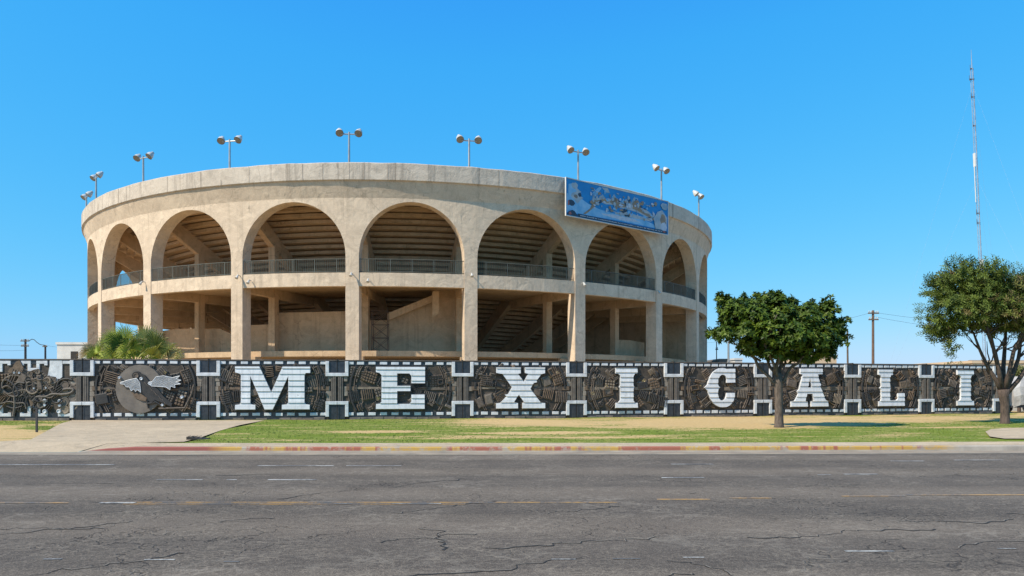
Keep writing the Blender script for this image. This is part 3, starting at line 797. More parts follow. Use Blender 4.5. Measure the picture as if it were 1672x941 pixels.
# ------------------------------------------------------------------ mural wall
posts_px = [-68, 137, 342, 551, 755, 940, 1098, 1243, 1389, 1509, 1629]
PP = [Vector((px(p, wallY(p)), wallY(p), 0)) for p in posts_px]
WZ = .165                                  # ground level at the wall
def pc(pts, cx, by, s): return [((x-cx)/s, (by-y)/s + .5) for x, y in pts]
LET = {}
LET['M'] = [pc([(482,133),(748,133),(878,425),(1005,133),(1312,133),(1312,205),(1262,205),(1248,235),(1248,545),(1262,563),(1306,570),(1306,625),(997,625),(997,570),(1050,563),(1068,545),(1068,240),(893,625),(808,625),(648,240),(648,545),(655,563),(703,570),(703,625),(482,625),(482,570),(530,563),(545,540),(545,235),(530,213),(482,200)], 897, 625, 229)]
LET['E'] = [pc([(272,75),(593,75),(593,183),(503,183),(503,135),(490,118),(410,118),(410,200),(497,200),(497,235),(410,235),(410,320),(490,320),(503,305),(503,258),(590,258),(590,355),(272,355),(272,320),(295,318),(308,305),(308,130),(295,115),(272,110)], 433, 355, 130)]
LET['X'] = [pc([(1058,78),(1225,78),(1225,117),(1207,120),(1247,175),(1278,120),(1255,115),(1255,77),(1394,77),(1394,115),(1370,122),(1335,165),(1338,178),(1316,182),(1292,222),(1365,318),(1395,320),(1395,357),(1237,357),(1237,318),(1250,315),(1212,262),(1178,312),(1206,320),(1206,357),(1057,357),(1057,320),(1085,318),(1128,274),(1115,262),(1140,258),(1165,212),(1100,122),(1058,115)], 1226, 357, 130)]
LET['I'] = [pc([(287,97),(467,97),(467,140),(447,142),(433,160),(433,235),(442,248),(433,262),(433,355),(445,370),(469,372),(469,412),(287,412),(287,372),(310,368),(325,350),(325,262),(316,248),(325,235),(325,158),(308,142),(287,140)], 377, 412, 146)]
LET['C'] = [pc([(1195,103),(1195,215),(1120,217),(1120,188),(1110,164),(1094,152),(1074,152),(1056,164),(1044,188),(1040,225),(1046,246),(1062,257),(1046,268),(1040,290),(1042,322),(1051,346),(1066,360),(1086,362),(1104,352),(1115,330),(1120,300),(1193,300),(1190,330),(1182,358),(1166,384),(1145,402),(1117,414),(1085,418),(1055,414),(1028,403),(1003,385),(984,362),(969,335),(959,307),(950,282),(922,257),(950,232),(957,205),(968,177),(984,150),(1003,128),(1028,110),(1055,100),(1085,97),(1104,100),(1120,106),(1150,103)], 1060, 418, 147)]
LET['A'] = [pc([(95,102),(275,102),(275,140),(236,142),(250,195),(262,215),(255,225),(300,325),(322,335),(322,372),(183,372),(183,335),(207,330),(193,280),(150,280),(135,332),(155,335),(155,372),(22,372),(22,335),(50,330),(78,280),(68,262),(88,245),(115,145),(95,140)], 172, 372, 124), pc([(172,165),(158,235),(188,235)], 172, 372, 124)]
LET['L'] = [pc([(608,103),(730,103),(730,140),(712,143),(705,165),(705,225),(713,236),(705,248),(705,325),(765,325),(775,310),(775,273),(832,273),(832,367),(608,367),(608,333),(625,330),(630,312),(630,250),(620,236),(630,222),(630,165),(625,145),(608,140)], 720, 367, 122.8)]
def offset(loop, d):
    n = len(loop); area = sum(loop[i][0]*loop[(i+1)%n][1]-loop[(i+1)%n][0]*loop[i][1] for i in range(n)); s = 1 if area > 0 else -1
    out = []
    for i in range(n):
        a, b, c = Vector(loop[i-1]), Vector(loop[i]), Vector(loop[(i+1) % n])
        e1 = (b-a).normalized(); e2 = (c-b).normalized(); n1 = Vector((e1.y, -e1.x))*s; n2 = Vector((e2.y, -e2.x))*s
        m_ = (n1+n2); m_ = m_/max(.35, m_.length_squared)*2 if m_.length > 1e-6 else n1
        if m_.length > 1.8: m_ = m_.normalized()*1.8
        out.append(tuple(b + m_*d))
    return out

def checkers(b, hw, z0, z1, edge, R):
    """white tiles with dark gaps between the two corner brackets"""
    n = 8; span = 2*(hw-edge-.30); pit = span/n
    for k in range(n):
        c = -span/2 + pit*(k+.5); w = .18 + R.uniform(-.012,.012)
        b.bbox(c-w, c+w, -.15, -.098, z0+R.uniform(-.01,.01), z1+R.uniform(-.01,.01), .012)
def relief(R, hw, letter_half):
    """carved plaques of a street-map like clay relief around the letter"""
    b = MB(); rx, rz_ = hw-.62, 1.2; cz = 1.56
    def inside(x, z): return abs(x) < rx and .40 < z < 2.72 and (abs(x)/rx)**3.2 + (abs(z-cz)/1.28)**6 < 1.25
    def clipz(z): return min(2.715, max(.395, z))
    # roads: flat radiating bars
    for s in (-1, 1):
        x1 = s*(rx+.12); x0 = s*.35
        b.box(min(x0,x1), max(x0,x1), -.155, -.1, cz-.075+R.uniform(-.05,.05), cz+.075, R.choice([2,0,4]))
        b.box(s*rx-.16, s*rx+.22*1, -.17, -.1, cz-.1, cz+.1, 2)
    ncell = 12
    for q in range(ncell):
        a0 = 2*pi*(q+R.uniform(-.18,.18))/ncell; ex = rx*1.02
        an = a0 + pi/ncell
        if abs(sin(an)) < .12: an += .25
        dx, dz = cos(an), sin(an)
        # the ray to the edge of the rectangle
        t = min(ex/abs(dx) if abs(dx) > .01 else 9, 1.17/abs(dz) if abs(dz) > .01 else 9)
        # plaques along the ray
        rr = .55 + R.uniform(0,.25)
        while rr < t*1.0:
            L = R.uniform(.42,.8); rm = rr + L/2
            x, z = dx*rm, cz + dz*rm
            w = min(.62, .30 + .17*rm)
            tilt = an + R.uniform(-.15,.15)
            plaque(b, R, x, z, L*.92, w, tilt, inside)
            rr += L + .05
    # long curved ribs near both ends, following the oval
    for s in (-1, 1):
        for kx, wd in ((.0, .10), (.2, .05), (.30, .05)):
            pts = []
            for k in range(15):
                u = -1 + 2*k/14; pts.append((s*(rx-.02-kx - .32*abs(u)**2.2), cz + 1.13*u))
            for (p0, p1) in zip(pts[:-1], pts[1:]):
                if R.random() < .12: continue
                m_ = ((p0[0]+p1[0])/2, (p0[1]+p1[1])/2); L = hypot(p1[0]-p0[0], p1[1]-p0[1]); an = atan2(p1[1]-p0[1], p1[0]-p0[0])
                Mx = Matrix.Translation((m_[0], -.1, m_[1])) @ Matrix.Rotation(-an, 4, 'Y')
                b.bbox(-L/2-.006, L/2+.006, -.065-wd*.35, 0, -wd/2, wd/2, .012, 0 if kx else 3, Mx)
    for _ in range(20):          # smaller plaques filling the gaps between the large ones
        x = R.uniform(-rx, rx); z = R.uniform(.5, 2.6)
        if inside(x, z): plaque(b, R, x, z, R.uniform(.22,.5), R.uniform(.14,.32), atan2(z-cz, x) + R.uniform(-.2,.2) + (pi/2 if R.random() < .3 else 0), inside)
    # round bosses and glazed buttons
    for _ in range(14):
        x = R.uniform(-rx*.9, rx*.9); z = R.uniform(.6, 2.5)
        if not inside(x, z): continue
        r = R.uniform(.07,.17)
        ringb(b, x, z, r, .15, R.choice([0,1,2]))
        if R.random() < .6: ringb(b, x, z, r*.5, .19, 5 if R.random() < .45 else 3)
    # winding ribs
    for _ in range(6):
        x = R.uniform(-rx*.85, rx*.85); z = R.uniform(.7, 2.4); a = R.uniform(0, 6.28); pts = []
        for k in range(8):
            if not inside(x, z): break
            pts.append((x, -.15, z)); x += .1*cos(a); z += .1*sin(a); a += R.uniform(-.6,.7)
        if len(pts) > 2: b.tube(pts, R.uniform(.02,.04), 6, R.choice([0,1,2,3]))
    return b
def ringb(b, x, z, r, d, mi):
    n = 14; vs = []; 
    prof_ = [(r, -.095), (r, -d+.01), (r*.82, -d), (r*.6, -d+.02), (.001, -d+.025)]
    for (rr, y) in prof_:
        for k in range(n): vs.append((x+rr*cos(2*pi*k/n), y, z+rr*sin(2*pi*k/n)))
    fs = []
    for i in range(len(prof_)-1):
        for k in range(n): fs.append((i*n+k, i*n+(k+1)%n, (i+1)*n+(k+1)%n, (i+1)*n+k))
    b.add(vs, fs, mi)
def plaque(b, R, x, z, L, w, an, inside):
    if not inside(x, z): return
    # shrink until corners are inside the recessed field
    for _ in range(6):
        ok = all(.39 < z + (sx*L/2*sin(an) + sz*w/2*cos(an)) < 2.72 for sx in (-1,1) for sz in (-1,1))
        if ok: break
        L *= .86; w *= .9
    Mx = Matrix.Translation((x, -.1, z)) @ Matrix.Rotation(-an, 4, 'Y')
    base = R.choice([0,0,1,1,2,3,4]); d = R.uniform(.02,.05)
    b.bbox(-L/2, L/2, -d, 0, -w/2, w/2, .012, base, Mx)
    kind = R.random(); m2 = R.choice([0,1,2,3,3] if base not in (3,) else [0,1,2,4]); h = d + R.uniform(.05,.10)
    if kind < .32:       # ribs across
        n = max(3, int(L/.09)); 
        for k in range(n):
            u = -L/2 + L*(k+.5)/n; b.bbox(u-.02, u+.02, -h, -d+.005, -w/2+.04, w/2-.04, .008, m2, Mx)
    elif kind < .5:      # ribs along
        n = max(2, int(w/.09))
        for k in range(n):
            u = -w/2 + w*(k+.5)/n; b.bbox(-L/2+.04, L/2-.04, -h, -d+.005, u-.02, u+.02, .008, m2, Mx)
    elif kind < .72:     # grid of blocks
        n = max(2, int(L/.12)); m_ = max(2, int(w/.12))
        for i in range(n):
            for j in range(m_):
                u = -L/2 + L*(i+.5)/n; v = -w/2 + w*(j+.5)/m_
                b.bbox(u-L/n*.34, u+L/n*.34, -h+R.uniform(0,.015), -d+.005, v-w/m_*.34, v+w/m_*.34, .01, m2, Mx)
    elif kind < .9:      # stepped fret: nested frames
        k = 0; l2, w2 = L/2-.03, w/2-.03
        while w2 > .06 and l2 > .06:
            t = .028
            b.box(-l2, l2, -h, -d+.004, w2-t, w2, m2, Mx); b.box(-l2, -l2+t, -h-.002, -d+.004, -w2, w2-t-.001, m2, Mx)
            b.box(l2-t, l2, -h-.002, -d+.004, -w2+t+.001, w2-t-.001, m2, Mx)
            if k % 2 == 0: b.box(-l2+t+.001, l2-.05, -h, -d+.004, -w2, -w2+t, m2, Mx)
            l2 -= .075; w2 -= .075; k += 1
    else:
        b.bbox(-L/2+.05, L/2-.05, -h, -d+.005, -w/2+.05, w/2-.05, .03, m2, Mx)
M_field = mat('relief_ground_clay', (.10,.078,.06), .8, (.035,.029,.025), 2.5, bs=.6, bsc=12, bd=.03)
M_seam = mat('seam_dark', (.03,.028,.027), .8)

def strips(o):
    '''cut the letter into overlapping horizontal strips, each leaning out a little at its foot'''
    import bmesh
    m = bmesh.new(); m.from_mesh(o.data); P_ = .285; R = random.Random(len(o.data.vertices))
    lev = []; z = .5
    while z < 2.7: lev.append(z); z += P_*R.uniform(.85, 1.15)
    for z in lev:
        for zz in (z, z+.022):
            bmesh.ops.bisect_plane(m, geom=m.verts[:]+m.edges[:]+m.faces[:], plane_co=(0,0,zz), plane_no=(0,0,1), dist=1e-5)
    for v in m.verts:
        if v.co.y < -.24:
            z = v.co.z; k = max([i for i, q in enumerate(lev) if q <= z+1e-4] or [0]); z0 = lev[k]; z1 = lev[k+1] if k+1 < len(lev) else z0+P_
            u = z - z0
            f = .045*(1-u/.022) if u < .022 else .045*(u-.022)/(z1-z0-.022)*.9
            v.co.y += max(0, min(.045, f))
    m.to_mesh(o.data); m.free()
def wall_panel(i, label, kind, ch=None):
    A, B = PP[i], PP[i+1]; L = (B-A).length; hw = L/2; C = (A+B)/2; rz = atan2(B.y-A.y, B.x-A.x)
    t = empty('mural_wall_panel', (C.x, C.y, WZ), rz); tag(t, label, 'mural wall', 'panels of the mural wall'); R = random.Random(50+i)
    b = MB(); b.box(-hw+.004, hw-.004, -.098, .12, 0, 2.94); b.build('backing', M_field, t)
    b = MB(); b.bbox(-hw+.004, hw-.004, -.17, .16, 2.935, 3.0, .01); b.build('coping', M_cap, t)
    b = MB(); b.box(-hw+.58, hw-.58, -.135, -.0985, 0, .155)
    b.box(-hw+.58, hw-.58, -.112, -.0985, .155, .37); b.box(-hw+.58, hw-.58, -.112, -.0985, 2.74, 2.93)
    b.build('dark_band', M_black, t)
    b = MB()
    for k in range(9):
        x0 = -hw+.6 + (L-1.2)*k/9; 
        if R.random() < .8: b.bbox(x0+.01, x0+(L-1.2)/9-.01, -.16-R.uniform(0,.03), -.134, -.06, .07+R.uniform(0,.05), .01)
    b.build('footing', M_foot, t)
    b = MB()
    if kind != 'knot':
        checkers(b, hw, .19, .34, .57, R); checkers(b, hw, 2.77, 2.915, .57, R)
        for s in (-1, 1):
            for (z0, z1) in ((.19,.34),(2.77,2.915)):
                x0, x1 = sorted((s*(hw-.572), s*(hw-.82))); b.bbox(x0, x1, -.15, -.098, z0, z1, .012)
    else:
        fret(b, hw)
    b.build('tile_border', M_tile, t)
    if kind == 'letter':
        relief(R, hw, 1).build('relief', M_clay + [M_gold], t)
        loops = LET[ch]
        b = MB(); b.prism([offset(loops[0], .07)] + [offset(l, -.02) for l in loops[1:]], -.185, -.098); b.build('letter_surround', M_clay[3], t)
        b = MB(); b.prism(loops, -.325, -.185); lo = b.build('letter', M_letter, t); strips(lo); lo['label'] = 'white glazed slab letter ' + ch
    elif kind == 'bird': bird_relief(R, hw, t)
    else: knot_relief(R, hw, t)
    return t
def fret(b, hw):
    s = 162.; X = lambda x: (x-675)/s + hw; Z = lambda y: (530-y)/s + .02; w = .155
    def path(pts):
        for (p, q) in zip(pts[:-1], pts[1:]):
            x0, x1 = sorted((X(p[0]), X(q[0]))); z0, z1 = sorted((Z(p[1]), Z(q[1])))
            if abs(p[0]-q[0]) > abs(p[1]-q[1]): b.bbox(x0-w/2, x1+w/2, -.15, -.098, z0-w/2, z0+w/2, .012)
            else: b.bbox(x0-w/2, x1+w/2, -.152, -.098, z0+w/2+.002, max(z0+w/2+.01, z1-w/2-.002), .012)
    for off in (0, -270, -540):
        path([(0+off,138),(52+off,138),(52+off,74),(115+off,74),(115+off,112)])
        path([(215+off,112),(215+off,74)] if off == 0 else [(215+off,112),(215+off,74)])
    path([(215,74),(268,74),(268,132),(335,132),(335,74),(395,74),(395,112)])
    path([(55,400),(55,490),(118,490),(118,458)]); path([(210,458),(210,490),(268,490),(268,425),(338,425),(338,490),(395,490),(395,458)]); path([(500,458),(500,490),(583,490)])
    path([(-210,400),(-210,490),(-150,490),(-150,458)])
    b.prism([[(X(425),Z(55)),(X(520),Z(55)),(X(520),Z(190)),(X(490),Z(215)),(X(470),Z(240)),(X(475),Z(190)),(X(410),Z(180)),(X(425),Z(100))]], -.15, -.098)
    path([(535,74),(583,74)])
def knot_relief(R, hw, t):
    s = 162.; X = lambda x: (x-675)/s + hw; Z = lambda y: (530-y)/s + .02
    b = MB()
    P = lambda pts, y=-.16: [(X(x), y, Z(yy)) for x, yy in pts]
    for k in range(34):
        plaque(b, R, R.uniform(-hw+.9, hw-1.2), R.uniform(.75, 2.25), R.uniform(.5,1.0), R.uniform(.25,.5), R.uniform(0, pi), lambda x, z: True)
    for k in range(8): ringb(b, X(540 if k % 2 else 605), Z(225+32*k), .22, .17, R.choice([0,1,4]))
    for k in range(4): ringb(b, X(R.uniform(20,450)), Z(R.uniform(130,430)), R.uniform(.08,.2), .22, R.choice([0,1]))
    tubes = [[(70,290),(60,240),(100,190),(165,170),(230,200),(265,250),(250,310),(190,350),(120,340),(70,290)],
             [(100,210),(170,260),(200,330),(170,350),(150,300),(180,230),(240,240)], [(0,250),(50,290),(110,330),(170,300),(240,290),(290,310)],
             [(290,150),(300,230),(310,300),(340,320),(370,310),(375,270),(345,260),(350,230),(400,200),(440,190),(475,230),(460,270),(400,290),(330,290)],
             [(10,150),(35,200),(20,270),(40,330)], [(60,400),(120,380),(180,400),(240,390),(250,440)], [(250,150),(245,300),(265,420)], [(300,380),(330,340),(400,350),(450,320),(520,330),(590,320),(615,290),(590,280),(530,290)],
             [(400,240),(440,300),(470,340),(420,360),(380,330)], [(480,270),(500,215),(560,200),(600,215)], [(160,350),(165,420),(150,500)], [(100,420),(160,440),(220,420)],
             [(-200,250),(-140,180),(-60,170),(-10,230),(-60,320),(-140,330),(-200,250)]]
    for i, q in enumerate(tubes):
        # smooth the path
        pts = P(q, -.17 - .012*(i % 3)); 
        for _ in range(2):
            o = [pts[0]]
            for a, c in zip(pts[:-1], pts[1:]):
                a, c = Vector(a), Vector(c); o += [tuple(a*.75+c*.25), tuple(a*.25+c*.75)]
            o.append(pts[-1]); pts = o
        b.tube(pts, [.045,.06,.035][i % 3], 8, [1,3,1,0,3][i % 5])
    for k in range(16):                 # crescents and loops
        x, y, r_ = R.uniform(-60, 520), R.uniform(190, 380), R.uniform(18, 45); a0 = R.uniform(0, 6.28); sp = R.uniform(1.6, 4.2)
        b.tube([(X(x+r_*cos(a0+sp*q/9)), -.20-.006*k*(k % 2), Z(y+r_*sin(a0+sp*q/9))) for q in range(10)], [.012+.035*sin(pi*q/9) for q in range(10)], 7, [1,3,0,1,3,4][k % 6])
    b.prism([[(X(x), Z(y)) for x, y in ((170,70),(200,60),(230,120),(215,165),(165,175),(110,150),(130,120),(150,110))]], -.2, -.1, 2)
    b.build('knotwork_relief', M_clay + [M_gold], t)
    b = MB()
    for (x, y, r) in ((160,157,.05),(198,158,.05),(392,377,.085),(392,412,.06),(392,462,.1),(507,380,.085),(505,415,.06),(500,460,.1),(310,280,.04),(402,275,.04)): ringb(b, X(x), Z(y), r, .24, 0)
    b.build('white_boss', M_tile, t)
    b = MB(); b.bbox(X(-560), X(640), -.14, -.136, Z(120), Z(60), .001); 
def bird_relief(R, hw, t):
    s = 162.; cx = (675+1625)/2.; X = lambda x: (x-1180)/s; Z = lambda y: (530-y)/s + .02
    b = MB()
    egg = [(X(1140)+1.12*cos(a)*1.0, Z(285)+1.19*sin(a)) for a in [2*pi*k/28 for k in range(28)]]
    relief(random.Random(77), hw, 1).build('relief', M_clay + [M_gold], t)
    b = MB(); b.prism([egg], -.285, -.098); b.build('disc', M_eggshell, t)
    b = MB()
    body = [(1150,160),(1185,175),(1225,235),(1290,290),(1330,345),(1395,400),(1390,420),(1340,400),(1300,385),(1260,370),(1235,400),(1215,375),(1195,345),(1165,310),(1130,240),(1120,200)]
    b.prism([[(X(x), Z(y)) for x, y in body]], -.30, -.205, 3)
    b.prism([[(X(x), Z(y)) for x, y in ((1085,310),(1150,320),(1200,355),(1190,380),(1150,375),(1105,350))]], -.26, -.205, 2)
    ringb(b, X(1122), Z(178), .22, .30, 3); ringb(b, X(1122), Z(178), .13, .34, 0)
    for (a, c) in (((1205,380),(1210,440)),((1255,380),(1320,420)),((1300,380),(1390,425)),((1200,400),(1265,395))): b.tube([(X(a[0]),-.26,Z(a[1])),(X(c[0]),-.26,Z(c[1]))], [.06,.03], 8, 3)
    # pole and squares at the right
    b.tube([(X(1290),-.25,Z(440)),(X(1490),-.25,Z(435)),(X(1540),-.24,Z(330)),(X(1560),-.24,Z(250))], .045, 8, 0)
    
    for k in range(9):                     # feather ridges along the body and tail
        x = 1195+k*17; b.tube([(X(x-14),-.30,Z(228+k*17)),(X(x+16),-.305,Z(262+k*18))], .022, 6, 3 if k % 2 else 0)
    b.build('bird', M_clay, t).location.y = -.08
    b = MB()
    wings = [[(1000,235),(1060,215),(1125,200),(1150,235),(1158,312),(1130,290),(1118,305),(1105,285),(1085,300),(1072,270),(1045,268),(1035,250),(1005,245)],
             [(1212,240),(1245,225),(1275,188),(1330,180),(1400,195),(1455,180),(1430,205),(1465,215),(1425,230),(1462,245),(1415,250),(1420,275),(1385,262),(1380,292),(1350,270),(1300,265),(1240,262)]]
    for w in wings:
        b.prism([[(X(x), Z(y)) for x, y in w]], -.315, -.21, 3)
    b.build('wing', M_clay, t).location.y = -.08
    b = MB()
    def inp(x, y, w):
        c = False
        for i in range(len(w)):
            (x0,y0),(x1,y1) = w[i-1], w[i]
            if (y0 > y) != (y1 > y) and x < (x1-x0)*(y-y0)/(y1-y0)+x0: c = not c
        return c
    for w in wings:
        for i in range(0, 48):
            for j in range(0, 16):
                x = 1000+i*10 + (5 if j % 2 else 0); y = 180+j*9
                if inp(x, y, w):
                    Mx = Matrix.Translation((X(x), -.318, Z(y))) @ Matrix.Rotation(pi/4, 4, 'Y'); b.box(-.019,.019,-.012,.006,-.019,.019,0,Mx)
    for i in range(len(wings[1])):
        (x0,y0),(x1,y1) = wings[1][i-1], wings[1][i]; b.tube([(X(x0),-.32,Z(y0)),(X(x1),-.32,Z(y1))], .016, 6)
    for i in range(len(wings[0])):
        (x0,y0),(x1,y1) = wings[0][i-1], wings[0][i]; b.tube([(X(x0),-.32,Z(y0)),(X(x1),-.32,Z(y1))], .016, 6)
    b.build('wing_lattice', M_tile, t).location.y = -.08
    b = MB()
    for (x, y, r) in ((1160,203,.075),(1468,350,.07),(993,195,.06),(1320,412,.06),(1228,240,.09)): ringb(b, X(x), Z(y), r, .36, 0)
    b.build('white_boss', M_tile, t).location.y = -.06

names = ['leftmost mural wall panel in view, dark knotted rope relief with white stepped frets',
 'mural wall panel showing a bird with two white lattice wings on a grey disc',
 'mural wall panel with the big white letter M over dark clay relief', 'mural wall panel with the white letter E over dark clay relief',
 'mural wall panel with the white letter X over dark clay relief', 'mural wall panel with the white letter I between the X and the C',
 'mural wall panel with the round white letter C', 'mural wall panel with the white letter A beside the tree trunk',
 'mural wall panel with the white letter L', 'last mural wall panel on the right, white letter I behind the forked tree']
kinds = ['knot','bird'] + ['letter']*8
for i in range(10): wall_panel(i, names[i], kinds[i], (None, None, 'M','E','X','I','C','A','L','I')[i])

def wall_post(i, label):
    C = PP[i]; a = PP[max(0,i-1)]; b_2 = PP[min(10,i+1)]; rz = atan2(b_2.y-a.y, b_2.x-a.x)
    t = empty('wall_post', (C.x, C.y, WZ), rz); tag(t, label, 'wall post', 'posts of the mural wall'); R = random.Random(i)
    b = MB()
    for s in (-1, 1):
        for k in range(3): x = s*(.05+.085*k); x0, x1 = sorted((x, x+s*.075)); b.bbox(x0, x1, -.19+.02*(k==2), -.1, .92, 2.16, .01)
        x0, x1 = sorted((s*.30, s*.56)); 
        for k in range(5):
            z0 = .93+.245*k; 
            if R.random() < .8: b.bbox(x0+R.uniform(0,.05), x1-R.uniform(0,.06), -.13-R.uniform(0,.02), -.1, z0, z0+.235, .01, 1)
    b.build('pilaster', [mat('pilaster_grey', (.16,.14,.122), .85, (.10,.085,.075), 5, bs=.4, bsc=15) if i == 0 else bpy.data.materials['pilaster_grey'],
             mat('pilaster_stone', (.33,.285,.235), .85, (.17,.14,.115), 4, bs=.5, bsc=15) if i == 0 else bpy.data.materials['pilaster_stone']], t)
    for (z0, z1) in ((0.0, .73), (2.34, 2.93)):
        b = MB()
        for s in (-1, 1): x0, x1 = sorted((s*.012, s*.385)); b.bbox(x0, x1, -.15, -.1, z0, z1, .01)
        b.build('dark_tile', M_black, t)
    w = .17
    b = MB(); b.bbox(-.565,.565,-.21,-.1,2.17,2.17+w,.015)
    for s in (-1,1): x0, x1 = sorted((s*.395, s*.565)); b.bbox(x0, x1, -.21,-.1,2.17+w+.002,2.925,.015)
    b.build('tile_bracket', M_tile, t)
    b = MB(); b.bbox(-.565,.565,-.21,-.1,.74,.74+w,.015)
    for s in (-1,1): x0, x1 = sorted((s*.395, s*.565)); b.bbox(x0, x1, -.21,-.1,.13,.738,.015)
    b.build('tile_bracket', M_tile, t)
    b = MB(); b.box(-.03,.03,-.20,.17,3.0,3.03); b.tube([(0,-.205,.02),(0,-.205,.9)], .012, 6); b.tube([(0,-.165,2.36),(0,-.165,3.02)], .014, 6); b.build('joint_strip', M_seam, t)
    return t
pl = ['wall post left of the knotwork panel', 'wall post between the knotwork panel and the bird panel', 'wall post between the bird panel and the letter M', 'wall post between the letters M and E',
 'wall post between the letters E and X', 'wall post between the letter X and the first I', 'wall post between the first I and the letter C', 'wall post between the letters C and A, left of the round tree trunk',
 'wall post between the letters A and L', 'wall post between the letters L and last I', 'last wall post, behind the forked tree at the right end']
for i in range(11): wall_post(i, pl[i])

# ------------------------------------------------------------------ trees
def leaf_mat(name, c1, c2, c3, rough=.4):
    m, t, p = nodes(name)
    a = N(t, 'ShaderNodeAttribute', attribute_name='tone'); sp = N(t, 'ShaderNodeSeparateColor'); t.links.new(a.outputs['Color'], sp.inputs[0])
    col = mix(t, sp.outputs[0], c1, c2); col = mix(t, sp.outputs[1], col, c3)
    t.links.new(col, p.inputs['Base Color']); p.inputs['Roughness'].default_value = rough; p.inputs['Specular IOR Level'].default_value = .22
    tr = N(t, 'ShaderNodeBsdfTranslucent'); t.links.new(mix(t, .5, col, (.25,.35,.03)), tr.inputs[0])
    ms = N(t, 'ShaderNodeMixShader'); ms.inputs[0].default_value = .10
    out = [n for n in t.nodes if n.type == 'OUTPUT_MATERIAL'][0]
    t.links.new(p.outputs[0], ms.inputs[1]); t.links.new(tr.outputs[0], ms.inputs[2]); t.links.new(ms.outputs[0], out.inputs[0]); return m
def bark(name, c, c2):
    m, t, p = nodes(name); v = coords(t, (1,1,.3)); n = noise(t, v, 14, 5, .7)
    t.links.new(mix(t, ramp(t, n, .35, .65), c2, c), p.inputs['Base Color']); p.inputs['Roughness'].default_value = .9; bump(t, p, n, .9, .03); return m
def leaf(b, base, d, up, L, w, tone, droop=.25):
    d = d.normalized(); s = d.cross(up)
    if s.length < 1e-4: s = d.orthogonal()
    s.normalize(); n = s.cross(d).normalized()
    k = len(b.v); p1 = base + d*L*.45 - n*0; p2 = base + d*L - n*L*droop
    b.v += [tuple(base), tuple(p1 + s*w/2 + n*L*.03), tuple(p1 - s*w/2 + n*L*.03), tuple(p2)]
    b.f += [(k, k+1, k+2), (k+1, k+3, k+2)]; b.m += [0, 0]; b.c += [tone]*4
def rvec(R):
    while True:
        v = Vector((R.uniform(-1,1), R.uniform(-1,1), R.uniform(-1,1)))
        if .05 < v.length < 1: return v.normalized()
def limb(b, p0, p1, r0, r1, R, n=6, wob=.08, sag=0):
    p0, p1 = Vector(p0), Vector(p1); pts = []; rad = []
    L = (p1-p0).length
    for k in range(n+1):
        u = k/n; q = p0.lerp(p1, u) + Vector((R.uniform(-1,1), R.uniform(-1,1), R.uniform(-.5,.5)))*wob*L*(1 if 0 < k < n else 0) + Vector((0,0,sag*sin(pi*u)))
        pts.append(q); rad.append(r0 + (r1-r0)*u)
    b.tube(pts, rad, 8); return pts
M_leafA = leaf_mat('broad_glossy_leaves', (.022,.045,.005), (.095,.145,.012), (.24,.28,.035), .5)
M_barkA = bark('grey_brown_bark', (.16,.125,.10), (.07,.052,.042))
def lobe_leaves(b, R, c, rad, n_ros, leafL, leafW, per, up_bias=.4, hi=.25, third=.12):
    c = Vector(c); out = []
    for _ in range(n_ros):
        v = rvec(R)
        if v.z < -.35 and R.random() < .5: v.z *= -1
        q = R.uniform(.62, 1.05)
        p = c + Vector((v.x*rad[0], v.y*rad[1], v.z*rad[2]))*q
        axis = (v + Vector((0,0,up_bias))).normalized(); out.append(p)
        t0 = R.random()*.8; yel = hi*R.random() if R.random() < third*3 else 0
        for k in range(per):
            a = 2*pi*k/per + R.uniform(-.3,.3); s = axis.orthogonal().normalized(); s2 = axis.cross(s)
            d = (s*cos(a) + s2*sin(a))*R.uniform(.6,1) + axis*R.uniform(.15,.9)
            leaf(b, p + axis*R.uniform(-.05,.05), d, axis, leafL*R.uniform(.7,1.2), leafW, (min(1,max(0,t0+R.uniform(-.2,.2))), yel, 0))
    return out
# round tree in front of the letters C and A
TY = F*1.64/(698-632); TX = px(1272, TY); s_ = TY/F
def A(x, y, dy=0): return Vector((px(x, TY)-TX, dy, (698-y)*s_))
t1 = empty('broadleaf_tree', (TX, TY, .16)); tag(t1, 'dark green umbrella-shaped tree with a grey trunk between the letters C and A', 'tree')
R = random.Random(21); b = MB()
b.tube([(0,0,-.1),(0,0,.08),(.0,0,.5),(-.01,0,1.1),(-.03,0,1.75),(-.04,.02,2.2)], [.24,.185,.165,.155,.165,.17], 14)
tips = []
for (x, y, dy, r) in ((1228,580,.1,.085),(1250,560,.5,.08),(1268,550,-.3,.08),(1290,560,.4,.08),(1315,575,-.3,.075),(1240,565,-.6,.07),(1300,560,.9,.07),(1258,555,-.9,.06)):
    e = A(x, y, dy); m0 = Vector((-.03,0,1.55+R.uniform(0,.5)))
    pts = limb(b, m0, e, r, r*.6, R, 6, .05); tips.append((pts[-1], r*.6))
for (p, r) in list(tips):
    for k in range(3):
        e = p + Vector((R.uniform(-.9,.9), R.uniform(-1,1), R.uniform(.3,1.3))); limb(b, p, e, r*.8, .015, R, 4, .06)
limb(b, A(1242,590), A(1192,556,-.1), .05, .02, R, 5, .03)
b.build('trunk', M_barkA, t1, smooth=True)
b = MB()
